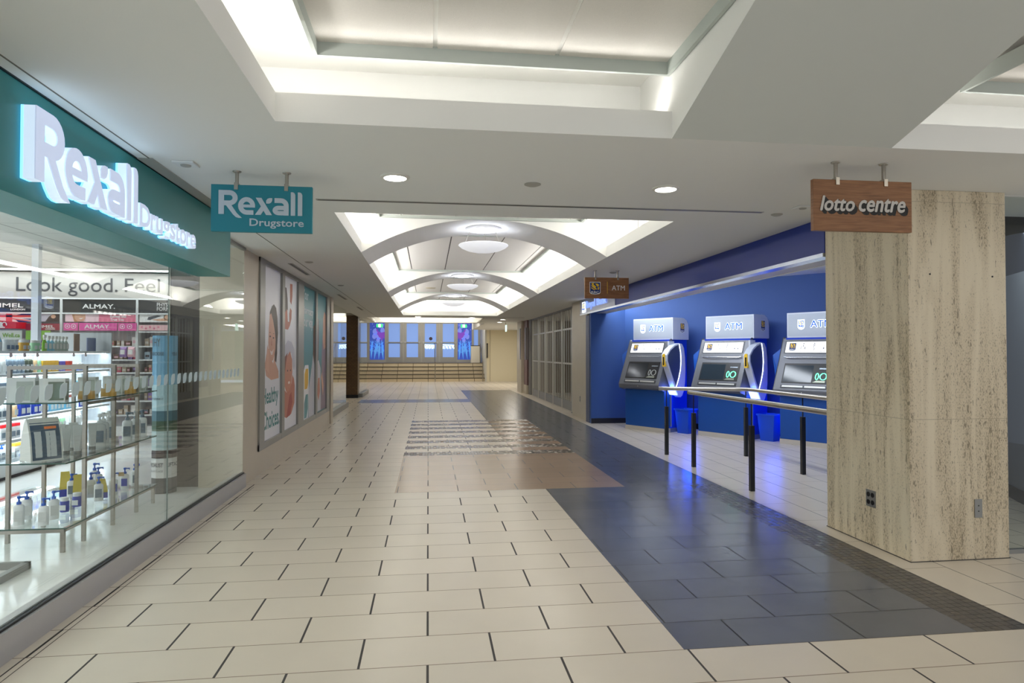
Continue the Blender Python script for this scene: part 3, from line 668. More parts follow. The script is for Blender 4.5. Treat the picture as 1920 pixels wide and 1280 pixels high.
pr(p2, [(9.32, 2.0), (9.45, 1.95), (9.46, 1.83), (9.36, 1.83)], PW, k=3)
pr(p2, [(9.5, 2.37), (9.66, 2.38), (9.66, 2.2), (9.6, 2.08), (9.5, 2.12)], SKP, k=2)
pr(p2, [(9.06, .55), (9.06, .94), (9.3, .85), (9.5, .90), (9.64, .96), (9.7, 1.08), (9.8, 1.02), (9.86, .92), (9.84, .67), (9.62, .53), (9.31, .5)], SKP, k=1)
pr(p2, [(9.1, 1.36), (9.15, 1.49), (9.38, 1.57), (9.63, 1.55), (9.82, 1.45), (9.88, 1.2), (9.8, 1.14), (9.7, 1.2), (9.62, 1.4), (9.34, 1.3)], mat('print_hat', rgb(206, 206, 216), .4), k=2)
pr(p2, [(9.12, 1.22), (9.3, 1.34), (9.52, 1.42), (9.66, 1.3), (9.68, 1.12), (9.62, .95), (9.46, .86), (9.28, .86), (9.12, 1.0)], mat('print_child_face', rgb(206, 138, 112), .4), k=3)
pr(p2, [(9.06, 1.22), (9.18, 1.34), (9.36, 1.40), (9.26, 1.26), (9.18, 1.1), (9.07, 1.0)], mat('print_red_hair', rgb(140, 70, 48), .4), k=4)
for c in (9.36, 9.56): pr(p2, circ(c, 1.15, .03, 10, .014), HR, k=5)
pr(p2, circ(9.46, .98, .07, 12, .02), mat('print_smile', rgb(240, 226, 220), .4), k=5)
pr(p2, [(9.3, .5), (9.5, .8), (9.62, .84), (9.7, .7), (9.55, .52)], mat('print_red', rgb(170, 62, 56), .4), k=4)
p3 = poster('teal poster with the words Your pharmacy your way and a flower emblem', 10.4, 11.5, PT)
PWT = mat('print_white_text', rgb(214, 226, 228), .4)
for s_, a, b, c, d_ in (('Your', 10.46, 2.24, 10.92, 2.40), ('pharmacy', 10.43, 1.97, 11.38, 2.14), ('your way.', 10.42, 1.76, 11.36, 1.93)):
    text(mb := MB(), s_, f, a, b, c, d_, .0012, bold=.012); mb.build('headline', PWT, p3, world=True)
COAT = mat('print_white_coat', rgb(206, 206, 214), .4)
pr(p3, [(10.98, .345), (10.98, .79), (11.28, 1.2), (11.38, 1.37), (11.5, 1.4), (11.5, .345)], COAT, k=1)
pr(p3, [(11.38, 1.36), (11.40, 1.84), (11.5, 1.88), (11.5, 1.2)], mat('print_brown_skin', rgb(120, 76, 58), .4), k=2)
pr(p3, [(10.4, .345), (10.4, .88), (10.52, .84), (10.54, 1.1), (10.66, 1.2), (10.95, 1.2), (11.0, 1.05), (10.98, .82), (10.93, .345)], PW, k=3)
pr(p3, [(10.62, .82), (10.62, 1.06), (10.72, 1.14), (10.93, 1.14), (10.93, .9), (10.84, .82)], mat('print_yellow', rgb(236, 186, 30), .4), k=4)
pr(p3, [(10.4, .44), (10.4, .84), (10.5, .78), (10.53, .62), (10.5, .44)], mat('print_green', rgb(120, 176, 60), .4), k=4)
pr(p3, [(10.6, .36), (10.6, .6), (10.72, .73), (10.92, .73), (10.92, .5), (10.8, .36)], PT, k=4)
p4 = poster('teal poster with two people in front of a pharmacist in a white coat', 11.66, 12.72, PT)
pr(p4, [(11.66, .36), (11.66, 1.2), (11.94, 1.27), (12.15, 1.12), (12.22, .36)], COAT, k=1)
pr(p4, [(11.67, 1.3), (11.67, 1.95), (11.78, 2.05), (11.9, 1.98), (11.95, 1.6), (11.9, 1.28), (11.78, 1.2)], mat('print_brown_skin', rgb(120, 76, 58), .4), k=2)
pr(p4, [(12.19, .36), (12.26, .95), (12.28, 1.4), (12.42, 1.82), (12.5, 2.1), (12.72, 2.16), (12.72, .36)], mat('print_mauve', rgb(140, 120, 140), .4), k=3)
pr(p4, [(12.38, 1.64), (12.42, 2.03), (12.55, 2.17), (12.71, 2.1), (12.71, 1.5), (12.5, 1.45)], SK, k=4)
pr(p4, [(11.78, .7), (11.9, .95), (12.05, .95), (12.1, .7), (11.95, .55)], SKP, k=4)
pr(p4, [(12.2, .95), (12.3, 1.05), (12.5, .8), (12.45, .6)], SK, k=5)

# post and glass panels beyond the posters
struct(MB().box(-2.0, -1.90, 13.2, 13.5, 0, ZC).build('trim_10', mat('pale_post', rgb(196, 186, 168), .4, .3)))
struct(MB().box(-2.18, -2.04, 13.5, 17.3, 0, .12).build('trim_11', ALUD)); struct(MB().box(-2.18, -2.04, 20.9, 23.0, 0, .12).build('trim_12', ALUD))
pane('window_4', -2.116, -2.104, 13.5, 17.3, .12, ZC); pane('window_5', -2.116, -2.104, 20.9, 23.0, .12, ZC)
bm_ = MB(); bm_.box(-2.52, -2.16, 20.6, 21.1, .1, 2.75); bm_.mat(1).box(-2.53, -2.15, 20.59, 21.11, 0, .1); bm_.mat(2).box(-2.53, -2.15, 20.59, 21.11, 2.55, 2.75)
BRICKD = tile_mat('dark_brick', rgb(96, 74, 48), rgb(60, 46, 32), tw=.3, th=.1, jx=.004, jy=.004, rough=.4)
def vbrick():
    m = bpy.data.materials.new('dark_brick_wall'); m.use_nodes = True; nt = m.node_tree; b = nt.nodes['Principled BSDF']
    tc = nt.nodes.new('ShaderNodeTexCoord'); mp = nt.nodes.new('ShaderNodeMapping'); mp.inputs['Rotation'].default_value = (PI/2, 0, 0); br = nt.nodes.new('ShaderNodeTexBrick')
    br.inputs['Scale'].default_value = 5; br.inputs['Color1'].default_value = (*rgb(112, 86, 54), 1); br.inputs['Color2'].default_value = (*rgb(98, 74, 46), 1); br.inputs['Mortar'].default_value = (*rgb(60, 48, 34), 1)
    nt.links.new(tc.outputs['Object'], mp.inputs[0]); nt.links.new(mp.outputs[0], br.inputs[0]); nt.links.new(br.outputs[0], b.inputs['Base Color']); b.inputs['Roughness'].default_value = .3; return m
tag(bm_.build('brick_pillar', [vbrick(), BLACK, STEEL]), 'dark brown brick-clad pillar with a black foot behind the left glass', 'pillar')
# room beyond the left glass
struct(MB().box(-8.1, -8, 13.4, 38, 0, 3.4).build('wall_far_left', CREAMW))
lc = MB()
for x0, x1, y0, y1 in ((-8, -6, 13.5, 24.5), (-6, -2.5, 13.5, 20.7), (-6, -2.5, 24.1, 24.5), (-2.5, -1.95, 13.5, 24.5)): lc.add([(x0, y0, 2.62), (x0, y1, 2.62), (x1, y1, 2.62), (x1, y0, 2.62)], [(0, 1, 2, 3)])
lc.box(-2.14, -1.95, 13.5, 24.5, ZC, 2.62); struct(lc.build('ceiling_left', CEIL))
lt = MB(); lt.box(-6, -2.5, 20.7, 24.1, 3.0, 3.02); lt.box(-6, -2.5, 24.1, 24.12, 2.62, 3.02); lt.box(-6, -2.5, 20.68, 20.7, 2.62, 3.02); lt.box(-6.02, -6, 20.7, 24.1, 2.62, 3.02); lt.box(-2.5, -2.48, 20.7, 24.1, 2.62, 3.02)
struct(lt.build('ceiling_coffer_added', WHITE)); area('cove_light_far', (-4.2, 23.6, 2.72), (math.radians(150), 0, 0), 3.2, .2, 26, WARM)  # left coffer and its lamp added to stand in for a reflected light band
struct(MB().box(-11, -2.1, 13.4, 13.55, 0, 3.0).build('wall_store_back', WHITE))

# ------------------------------------------------------------ drugstore interior
def grid_ceiling():
    m = bpy.data.materials.new('lay_in_ceiling'); m.use_nodes = True; nt = m.node_tree; b = nt.nodes['Principled BSDF']; x = NX(nt)
    g = nt.nodes.new('ShaderNodeNewGeometry'); sp = nt.nodes.new('ShaderNodeSeparateXYZ'); nt.links.new(g.outputs['Position'], sp.inputs[0])
    def e(c, s): return x.m('LESS_THAN', x.m('FRACT', x.m('DIVIDE', c, s)), .02)
    j = x.m('MAXIMUM', e(sp.outputs[0], 1.2), e(sp.outputs[1], .61))
    mm = nt.nodes.new('ShaderNodeMix'); mm.data_type = 'RGBA'; nt.links.new(j, mm.inputs[0]); mm.inputs[6].default_value = (*rgb(222, 222, 218), 1); mm.inputs[7].default_value = (*rgb(168, 168, 166), 1)
    nt.links.new(mm.outputs[2], b.inputs['Base Color']); b.inputs['Roughness'].default_value = .9; return m
GC = grid_ceiling()
struct(MB().add([(-11, -2, STZ), (-11, 13.4, STZ), (-1.93, 13.4, STZ), (-1.93, -2, STZ)], [(0, 1, 2, 3)]).build('ceiling_store', GC))
struct(MB().box(-1.95, -1.90, -2, 13.5, ZC+.001, STZ+.02).build('wall_over_glass', CEIL))
struct(MB().box(-11.1, -11, -2, 13.5, 0, 2.9).build('wall_store_left', WHITE))
STRIP = emis('fluorescent_diffuser', (.95, .98, 1), 3.2)
for y, L in ((12.05, 'long strip light above the cosmetics wall'), (2.2, 'added out-of-view strip light near the store front corner')):  # the near strip is added out of view to light the store
    t = thing('strip_light', L, 'ceiling light', (-5.3, y, STZ-.026), 0, 'strip lights of the store ceiling'); MB().box(-3.2, 3.2, -.09, .09, 0, .02).build('housing', WHITE, t); MB().box(-3.1, 3.1, -.065, .065, -.012, 0).build('diffuser', STRIP, t)
for x, y, L in ((-2.75, 3.3, 'square air vent near the front glass'), (-3.6, 7.6, 'air vent in the store ceiling above the totem')):
    t = thing('air_vent', L, 'vent', (x, y, STZ-.014)); MB().box(-.3, .3, -.3, .3, 0, .012).build('frame', WHITE, t)
    m = MB()
    for k in range(7): m.box(-.24, .24, -.22+k*.07, -.18+k*.07, -.01, 0)
    m.build('louvre', mat('vent_dark', rgb(90, 96, 96), .6), t)
m = MB(); m.lathe([(0, -.08), (.04, -.07), (.07, -.03), (.075, 0)], seg=20); t = thing('security_camera_dome', 'small grey dome camera on the store ceiling behind the lettering', 'camera', (-2.3, 4.05, STZ)); m.build('dome', mat('smoked_dome', rgb(90, 100, 100), .15), t, smooth=True)
MB().box(-.08, .08, -.08, .08, -.006, 0).build('base', WHITE, t)
# pole
tag(MB().box(-5.25, -5.165, 9.42, 9.5, 0, STZ).build('column_pole', mat('pole_white', rgb(214, 220, 232), .5)), 'slim pale square pole behind the skincare shelving', 'pole')

# cosmetics wall (three bays), facing the front
YW = 12.3
sgn = MB(); sgn.box(-9.6, -4.0, YW-.02, YW+.05, 2.36, 2.80); BAND = mat('grey_wall_band', rgb(176, 174, 170), .8)
t = thing('slogan_wall_panel', 'pale grey wall band with the words Look good. Feel good.', 'wall panel', (-6.8, YW, 2.36)); sgn.build('band', BAND, t, world=True)
f = FC(0, YW-.022, 0); 
for s_, a, b in (('Look good.', -7.085, -5.44), ('Feel good.', -5.32, -3.75)): text(mb := MB(), s_, f, a, 2.39, b, 2.71, 0, .004); mb.build('lettering', mat('charcoal_text', rgb(60, 62, 66), .6), t, world=True)
BHD = mat('header_black', rgb(38, 38, 40), .25); WH = mat('store_white', rgb(235, 238, 240), .5)
def fixture(x0, x1, label, hdr, shelves):
    t = thing('cosmetics_display', label, 'shop display', ((x0+x1)/2, YW+.3, 0))
    MB().box(x0, x1, YW, YW+.6, 2.10, 2.335).build('header_box', BHD, t, world=True)
    m = MB(); m.box(x0-.015, x0, YW-.02, YW+.6, 0, 2.36); m.box(x1, x1+.015, YW-.02, YW+.6, 0, 2.36); m.box(x0, x1, YW-.02, YW, 2.335, 2.36); m.box(x0, x1, YW-.02, YW, 2.075, 2.10); m.box(x0, x1, YW-.015, YW+.6, 0, .1); m.build('frame', WH, t, world=True)
    MB().box(x0, x1, YW+.35, YW+.6, .1, 2.10).build('back_panel', mat('display_back', rgb(214, 208, 210), .5), t, world=True)
    for z in shelves: MB().box(x0, x1, YW+.02, YW+.35, z-.025, z).build('shelf', WH, t, world=True)
    return t
SHZ = [.30, .55, .80, 1.05, 1.28, 1.52]
f = FC(0, YW-.003, 0); WT = mat('white_print', rgb(240, 240, 240), .5)
def quad(parent, name, m, x0, z0, x1, z1, d=0, t=.004):
    q = MB(); q.ext(rect(x0, z0, x1, z1), f, d, d+t); return q.build(name, m, parent, world=True)
def shape(parent, name, m, poly, d=.005, t=.001):
    a = sum(poly[i][0]*poly[(i+1) % len(poly)][1]-poly[(i+1) % len(poly)][0]*poly[i][1] for i in range(len(poly)))
    q = MB(); q.ext(poly if a > 0 else poly[::-1], f, d, d+t); return q.build(name, m, parent, world=True)
def words(parent, s, x0, z0, x1, z1, d=0, m=None, name='lettering', bold=.01):
    stext(mb := MB(), s, f, x0, z0, x1, z1, d+.0005, d+.003, bold*.16) if bold else text(mb := MB(), s, f, x0, z0, x1, z1, d, d+.003)
    return mb.build(name, m or WT, parent, world=True)
c1 = fixture(-8.9, -6.38, 'cosmetics display with a black header, flag print and red canopy', '', SHZ)
words(c1, 'RIMMEL', -7.62, 2.185, -6.98, 2.255, name='header_lettering'); words(c1, 'LONDON', -7.18, 2.135, -6.95, 2.165, name='header_lettering')
fx = frame((-8.0, YW-.002, 1.93), (1, 0, 0), (0, 0, 1), (0, -1, 0)); q = MB(); q.ext(rect(-.4, 0, 1.2, .145), fx, 0, .002); q.mat(1)
for p in ([(.86, .105), (1.2, .105), (1.2, .145), (1.0, .145)], [(.9, .04), (1.2, .0), (.95, 0)], [(1.0, .06), (1.2, .06), (1.2, .03)], [(.4, .105), (.66, .06), (.4, .04)], [(.4, .145), (.6, .145), (.4, .12)]): q.ext(p, fx, .002, .003)
q.mat(2); q.ext(rect(.75, 0, .85, .145), fx, .003, .004); q.ext(rect(-.4, .085, 1.2, .12), fx, .003, .004); q.ext([(.85, .05), (1.2, .01), (1.2, .022), (.85, .065)], fx, .003, .004)
q.build('flag_print', [WT, mat('print_navy', rgb(50, 50, 130), .5), mat('print_flag_red', rgb(226, 92, 90), .5)], c1, world=True)
RED = mat('canopy_red', rgb(226, 26, 34), .4); MAR = mat('sign_maroon', rgb(160, 44, 66), .4)
fx = frame((-8.0, YW-.002, 1.81), (1, 0, 0), (0, 0, 1), (0, -1, 0)); q = MB()
q.add([fx(*p) for p in ((-.6, 0, .3), (1.08, 0, .3), (1.08, .11, .3), (.8, .135, .34), (.2, .15, .36), (-.6, .14, .34), (1.08, 0, 0), (1.08, .11, 0), (-.6, 0, 0), (-.6, .14, 0))], [(0, 1, 2, 3, 4, 5), (1, 6, 7, 2), (0, 8, 6, 1), (5, 4, 3, 2, 7, 9)]); q.build('red_canopy', RED, c1, world=True)
fy = frame((-7.11, YW-.37, 1.81), (1, 0, 0), (0, 0, 1), (0, -1, 0)); q = MB()
ext_stroke(q, arc(-.05, .06, .035, .04, -60, 200, 8), .013, fy, 0, .004); ext_stroke(q, arc(.05, .06, .035, .04, 240, -20, 8), .013, fy, 0, .004); ext_stroke(q, [(0, .02), (0, .105)], .025, fy, 0, .004); q.ext(rect(-.06, .005, .06, .022), fy, 0, .004); q.build('crown_emblem', WT, c1, world=True)
quad(c1, 'maroon_sign', MAR, -6.92, 1.79, -6.38, 1.905, .01, .02); words(c1, 'RIMMEL', -6.83, 1.83, -6.46, 1.875, .03, name='sign_lettering'); words(c1, 'LONDON', -6.6, 1.80, -6.45, 1.82, .03, name='sign_lettering')
quad(c1, 'photo_panel', mat('print_lavender', rgb(196, 190, 204), .5), -6.79, 1.94, -6.38, 2.07)
shape(c1, 'printed_hair', HR, [(-6.62, 1.94), (-6.56, 2.03), (-6.5, 2.07), (-6.39, 2.07), (-6.39, 1.94)]); shape(c1, 'printed_face', SK, circ(-6.49, 2.03, .04, 10, .035), .006)
quad(c1, 'green_panel', mat('panel_green', rgb(140, 190, 70), .5), -6.79, 1.62, -6.40, 1.775, .25); quad(c1, 'web_panel', mat('panel_grey', rgb(214, 220, 214), .5), -7.2, 1.62, -6.85, 1.775, .25)
words(c1, 'Well.ca', -7.15, 1.66, -6.88, 1.73, .26, mat('print_lime', rgb(140, 180, 60), .5), 'sign_lettering')
c2 = fixture(-6.345, -5.135, 'cosmetics display with an ALMAY header and pink photo signs', '', SHZ)
words(c2, 'ALMAY.', -6.02, 2.175, -5.49, 2.25, name='header_lettering', bold=.015)
PK1 = mat('print_pale_pink', rgb(238, 208, 216), .5); PK2 = mat('print_rose', rgb(232, 130, 158), .5); PK3 = mat('print_pink', rgb(234, 96, 172), .5)
quad(c2, 'photo_panel', PK1, -6.3, 1.94, -5.75, 2.07); quad(c2, 'rose_panel', PK2, -5.75, 1.94, -5.135, 2.07)
shape(c2, 'printed_hair', mat('print_light_hair', rgb(190, 140, 100), .5), [(-6.15, 1.94), (-6.19, 2.07), (-6.02, 2.07), (-6.06, 1.94)]); shape(c2, 'printed_face', SK, [(-6.15, 2.07), (-6.14, 1.99), (-6.09, 1.945), (-6.0, 1.95), (-5.97, 2.0), (-5.97, 2.07)], .006)
shape(c2, 'printed_smile', WT, [(-6.08, 2.0), (-6.0, 2.01), (-6.04, 1.985)], .007)
words(c2, 'Reveal the', -5.56, 2.015, -5.3, 2.06, .005, name='sign_lettering'); words(c2, 'True You', -5.56, 1.96, -5.34, 2.005, .005, name='sign_lettering')
quad(c2, 'pink_sign', PK3, -6.31, 1.785, -6.08, 1.92, .01, .02); quad(c2, 'pink_sign', PK3, -6.06, 1.785, -5.44, 1.92, .01, .02); quad(c2, 'pink_sign', PK3, -5.42, 1.785, -5.12, 1.92, .01, .02)
words(c2, 'ALMAY', -5.97, 1.825, -5.57, 1.89, .03, name='sign_lettering'); words(c2, 'Clean - Effective - Hypoallergenic', -5.97, 1.797, -5.54, 1.812, .03, name='sign_lettering', bold=0)
for cx in (-6.25, -6.15, -5.35, -5.23): q = MB(); ext_stroke(q, circ(cx, 1.86, .038, 14)+[(cx+.038, 1.86)], .008, f, .03, .033); q.ext(circ(cx, 1.86, .014, 8), f, .03, .033); q.build('round_icon', WT, c2, world=True)
c3 = fixture(-5.10, -4.34, 'cosmetics display with a white and beige make-up print, nearest the totem', '', SHZ)
words(c3, 'PHYSICIANS', -4.79, 2.22, -4.36, 2.285, name='header_lettering', bold=0); words(c3, 'FORMULA', -4.79, 2.145, -4.42, 2.21, name='header_lettering', bold=0)
quad(c3, 'photo_panel', WT, -5.08, 1.94, -4.34, 2.07); CMP = mat('compact_beige', rgb(222, 176, 148), .5)
shape(c3, 'printed_compact', BLACK, circ(-4.60, 2.03, .075, 18, .055)); shape(c3, 'printed_powder', CMP, circ(-4.60, 2.03, .062, 18, .045), .006)
shape(c3, 'printed_case', mat('case_grey', rgb(90, 92, 100), .5), [(-4.95, 1.985), (-4.93, 2.03), (-4.78, 2.065), (-4.72, 2.05), (-4.9, 1.98)]); shape(c3, 'printed_smear', CMP, [(-4.88, 1.985), (-4.6, 2.02), (-4.45, 1.96), (-4.75, 1.96)])
quad(c3, 'pattern_sign', mat('print_blush', rgb(240, 196, 200), .5), -5.08, 1.79, -4.34, 1.89, .01, .02)
for k in range(5): shape(c3, 'printed_flower', PK2, circ(-5.03+.07*k, 1.84+.012*(-1)**k, .018, 8), .031)
quad(c3, 'light_rail', WH, -5.08, 1.755, -4.34, 1.775, .0, .03)

# small goods on the shelves
def box_good(name, w, d, h, m, cap=None):
    o = MB().box(-w/2, w/2, -d/2, d/2, 0, h)
    if cap: o.mat(1).box(-w/2, w/2, -d/2-.001, -d/2, h*.25, h*.6)
    ob = o.build(name, [m, cap or m]); return ob
PAL = [rgb(226, 220, 214), rgb(236, 190, 200), rgb(160, 130, 190), rgb(190, 170, 150), rgb(120, 90, 80), rgb(80, 74, 82), rgb(214, 90, 120), rgb(240, 236, 232), rgb(170, 190, 206), rgb(206, 176, 150)]
CM = [mat('carton_%s' % n, c, .45) for n, c in zip(('ivory', 'pink', 'lilac', 'taupe', 'brown', 'charcoal', 'magenta', 'white', 'ice', 'sand'), PAL)]
CNM = ['ivory', 'pink', 'lilac', 'taupe', 'brown', 'charcoal', 'magenta', 'white', 'ice blue', 'sand']
NTH = ['lowest', 'second', 'third', 'fourth', 'fifth', 'top']
def cosm(x0, x1, who, n, protos={}):
    for si, z in enumerate(SHZ):
        x = x0+.05
        while x < x1-.05:
            k = random.randrange(10); w = random.choice([.05, .07, .09]); h = random.choice([.09, .13, .16])
            key = (k, w, h)
            if key not in protos:
                o = MB().box(-w/2, w/2, -.04, .04, 0, h).mat(1).box(-w*.36, w*.36, -.0412, -.04, h*.3, h*.62).build('cosmetics_package', [CM[k], CM[(k+7) % 10 if k not in (7,) else 1]]); protos[key] = o.data; bpy.data.objects.remove(o)
            o = bpy.data.objects.new('cosmetics_package', protos[key]); COL.objects.link(o); o.location = (x+w/2, YW+.14, z)
            tag(o, '%s make-up package on the %s shelf of the %s' % (CNM[k], NTH[si], who), 'package', 'packages on the cosmetics displays')
            # the mesh keeps a centred base
            x += w+random.choice([.012, .02, .05])
    return
_b = MB.build
cosm(-7.5, -6.42, 'flag-print display', 0); cosm(-6.33, -5.15, 'pink-signed display', 0); cosm(-5.08, -4.36, 'display nearest the totem', 0)
# two purple and pink pouches
for x, m_, L in ((-5.33, CM[2], 'purple and white pouch hanging on the pink-signed cosmetics wall'), (-5.2, CM[1], 'pink and white pouch hanging on the pink-signed cosmetics wall')):
    o = MB(); o.add([(x-.06, YW-.02, 1.32), (x+.06, YW-.02, 1.32), (x+.055, YW-.02, 1.50), (x-.055, YW-.02, 1.50), (x-.05, YW-.07, 1.35), (x+.05, YW-.07, 1.35), (x+.045, YW-.05, 1.47), (x-.045, YW-.05, 1.47)], [(0, 3, 2, 1), (4, 5, 6, 7), (0, 1, 5, 4), (1, 2, 6, 5), (2, 3, 7, 6), (3, 0, 4, 7)]); o.mat(1).box(x-.035, x+.035, YW-.075, YW-.06, 1.37, 1.45)
    tag(o.build('gift_pouch', [m_, WT]), L, 'pouch')

# skincare shelving running parallel to the corridor, lit from inside
GX = -4.62; G0, G1 = 5.2, 10.2
g = thing('lit_shelving_unit', 'long white backlit shelving unit full of skincare bottles', 'shelving', (GX-.2, (G0+G1)/2, 0))
MB().box(GX-.42, GX-.38, G0, G1, 0, 1.44).build('back_panel', mat('lit_back', rgb(236, 242, 248), .5, emit=.25, ecol=(.85, .93, 1)), g, world=True)
GZ = [.18, .42, .66, .90, 1.16, 1.42]
for z in GZ: MB().box(GX-.38, GX, G0, G1, z-.03, z).build('shelf', WH, g, world=True)
for i, z in enumerate(GZ[1:]): MB().box(GX-.10, GX-.04, G0+.02, G1-.02, z-.038, z-.031).build('shelf_light', emis('shelf_led', (.85, .93, 1), 7), g, world=True)
MB().box(GX-.88, GX+.02, G1, G1+.03, 0, 1.69).build('end_panel', mat('end_panel_grey', rgb(206, 212, 218), .5), g, world=True)
MB().box(GX-.42, GX, G0, G1, 0, .15).build('plinth', WH, g, world=True); MB().box(GX-.002, GX+.01, G0, G1, 0, .03).build('kick_strip', DARK, g, world=True)
for yy, zz in [(y, z) for y in (7.9, 8.15, 8.4, 9.2, 9.5) for z in (1.12, 1.38, .86)]: MB().box(GX, GX+.004, yy, yy+.05, zz-.03, zz+.02).build('price_tag', mat('price_tag_print', rgb(214, 196, 200), .5), g, world=True)
# standing picture cards
t = tag(MB().box(GX-.16, GX-.15, 9.88, 10.12, 1.42, 1.61).build('picture_card', mat('card_periwinkle', rgb(132, 150, 196), .5)), 'periwinkle picture card standing at the far end of the top shelf', 'card')
t = tag(MB().box(GX-.2, GX-.19, 9.62, 9.76, 1.42, 1.66).build('picture_card', mat('card_brown', rgb(140, 110, 96), .5)), 'narrow brown picture card on the top shelf beside the blue one', 'card')

BT = {}
def bmat(n, c, **k): return mat('bottle_'+n, c, k.pop('rough', .35), **k)
def bottle(kind, body, cap, h=.2, r=.032, labelm=None, flat=.65):
    """returns dict of meshes for body, cap and label"""
    key = (kind, body.name, cap.name, h, r)
    if key in BT: return BT[key]
    b = MB(); c = MB(); l = MB(); s = 14
    if kind == 'pump':
        b.lathe([(r*.96, 0), (r, .004), (r, h*.62), (r*.85, h*.68), (r*.42, h*.715)], seg=s, sy=flat); c.lathe([(r*.44, h*.715), (r*.44, h*.80), (r*.2, h*.81), (r*.16, h*.9), (r*.35, h*.91), (r*.4, h*.96), (r*.3, h)], seg=10)
        c.box(-r*.15, r*1.15, -r*.16, r*.16, h*.93, h*.985); c.box(r*.98, r*1.15, -r*.12, r*.12, h*.89, h*.94)
    elif kind == 'spray':
        b.lathe([(r, 0), (r, h*.5), (r*.8, h*.62), (r*.35, h*.7)], seg=s, sy=flat); c.lathe([(r*.38, h*.7), (r*.38, h*.8), (r*.25, h*.82)], seg=10); c.box(-r*.6, r*.9, -r*.25, r*.25, h*.82, h); c.box(r*.5, r*.65, -r*.1, r*.1, h*.66, h*.84)
    elif kind == 'tube':
        b.add([(-r, -.004, h), (r, -.004, h), (r, .004, h), (-r, .004, h)]+[(r*.8*math.cos(2*PI*k/12), r*.8*math.sin(2*PI*k/12), h*.14) for k in range(12)], [(0, 1, 2, 3)]+[(4, 5, 6, 7, 8, 9, 10, 11, 12, 13, 14, 15)[::-1]]+[(3, 2, 5, 6, 7, 8, 9)[::1], (1, 0, 11, 12, 13, 14), (2, 1, 14, 15, 4, 5), (0, 3, 9, 10, 11)])
        c.lathe([(r*.8, 0), (r*.82, .003), (r*.82, h*.14), (r*.6, h*.14)], seg=12)
    elif kind == 'jar':
        b.lathe([(r*.9, 0), (r, .01), (r, h*.7), (r*.8, h*.78)], seg=s); c.lathe([(r*.86, h*.74), (r*.88, h*.98), (r*.8, h)], seg=14)
    elif kind == 'pouch':
        b.add([(-r, -r*.45, 0), (r, -r*.45, 0), (r, r*.45, 0), (-r, r*.45, 0), (-r*.95, -r*.5, h*.4), (r*.95, -r*.5, h*.4), (r*.95, r*.5, h*.4), (-r*.95, r*.5, h*.4), (-r*.8, 0, h), (r*.55, 0, h)], [(0, 3, 2, 1), (0, 1, 5, 4), (1, 2, 6, 5), (2, 3, 7, 6), (3, 0, 4, 7), (4, 5, 9, 8), (6, 7, 8, 9), (5, 6, 9), (7, 4, 8)])
        c.add([(-r, -r*.46, 0), (r, -r*.46, 0), (r, r*.46, 0), (-r, r*.46, 0), (-r*.965, -r*.52, h*.3), (r*.965, -r*.52, h*.3), (r*.965, r*.52, h*.3), (-r*.965, r*.52, h*.3)], [(0, 3, 2, 1), (0, 1, 5, 4), (1, 2, 6, 5), (2, 3, 7, 6), (3, 0, 4, 7), (4, 5, 6, 7)])
    elif kind == 'box':
        b.box(-r, r, -r*.5, r*.5, 0, h); c.box(-r*1.01, r*1.01, -r*.51, r*.51, h*.8, h*1.002)
    else:                                   # plain bottle with cap
        b.lathe([(r*.95, 0), (r, .006), (r, h*.7), (r*.8, h*.78), (r*.4, h*.83)], seg=s, sy=flat); c.lathe([(r*.45, h*.82), (r*.45, h*.98), (r*.35, h)], seg=10)
    if labelm is not None and kind not in ('tube',): l.box(-r*.7, r*.7, -r*(flat if kind not in ('jar',) else 1)-.0012, -r*(flat*.9 if kind not in ('jar',) else .9), h*.15, h*.5)
    def mk(m, nm, mt, sm=True):
        if not m.v: return None
        me = bpy.data.meshes.new(nm); me.from_pydata(m.v, [], m.f); me.materials.append(mt)
        if sm and kind not in ('box', 'pouch'): me.polygons.foreach_set('use_smooth', [True]*len(m.f)); me.set_sharp_from_angle(angle=math.radians(45))
        me.update(); return me
    BT[key] = (mk(b, 'body', body), mk(c, 'cap', cap), mk(l, 'label', labelm, False)); return BT[key]
CAPN = {'pump': 'pump', 'spray': 'trigger', 'pouch': 'coloured_base', 'box': 'flap'}
def put(name, label, cat, loc, rz, kind, body, cap, h, r, labelm=None, group=None, parts=True):
    me = bottle(kind, body, cap, h, r, labelm)
    t = thing(name, label, cat, loc, rz, group)
    for nm, q in zip(('body', CAPN.get(kind, 'cap'), 'label_print'), me):
        if q is None: continue
        o = bpy.data.objects.new(nm, q); COL.objects.link(o); o.parent = t
    return t
WB = bmat('white', rgb(232, 234, 234)); BLC = bmat('royal_blue', rgb(28, 96, 196)); DBL = bmat('deep_blue', rgb(30, 60, 170)); YEL = bmat('yellow', rgb(222, 200, 84)); GRB = bmat('grey', rgb(120, 136, 150)); OLV = bmat('olive', rgb(84, 90, 70)); PCH = bmat('peach', rgb(244, 206, 160)); MNT = bmat('mint', rgb(176, 230, 190)); AMB = bmat('amber', rgb(230, 180, 60)); VIO = bmat('violet', rgb(90, 80, 190)); ORR = bmat('red', rgb(220, 70, 50)); SKY = bmat('sky', rgb(120, 196, 226)); CYN = bmat('cyan', rgb(40, 150, 220)); LGR = bmat('green', rgb(126, 186, 50)); ORG = bmat('orange', rgb(240, 130, 70)); GRY2 = bmat('pale_grey', rgb(214, 216, 214)); PNK = bmat('crimson', rgb(200, 50, 90)); CLR = bmat('clear_grey', rgb(180, 200, 196)); DKC = bmat('dark_cap', rgb(60, 64, 66))
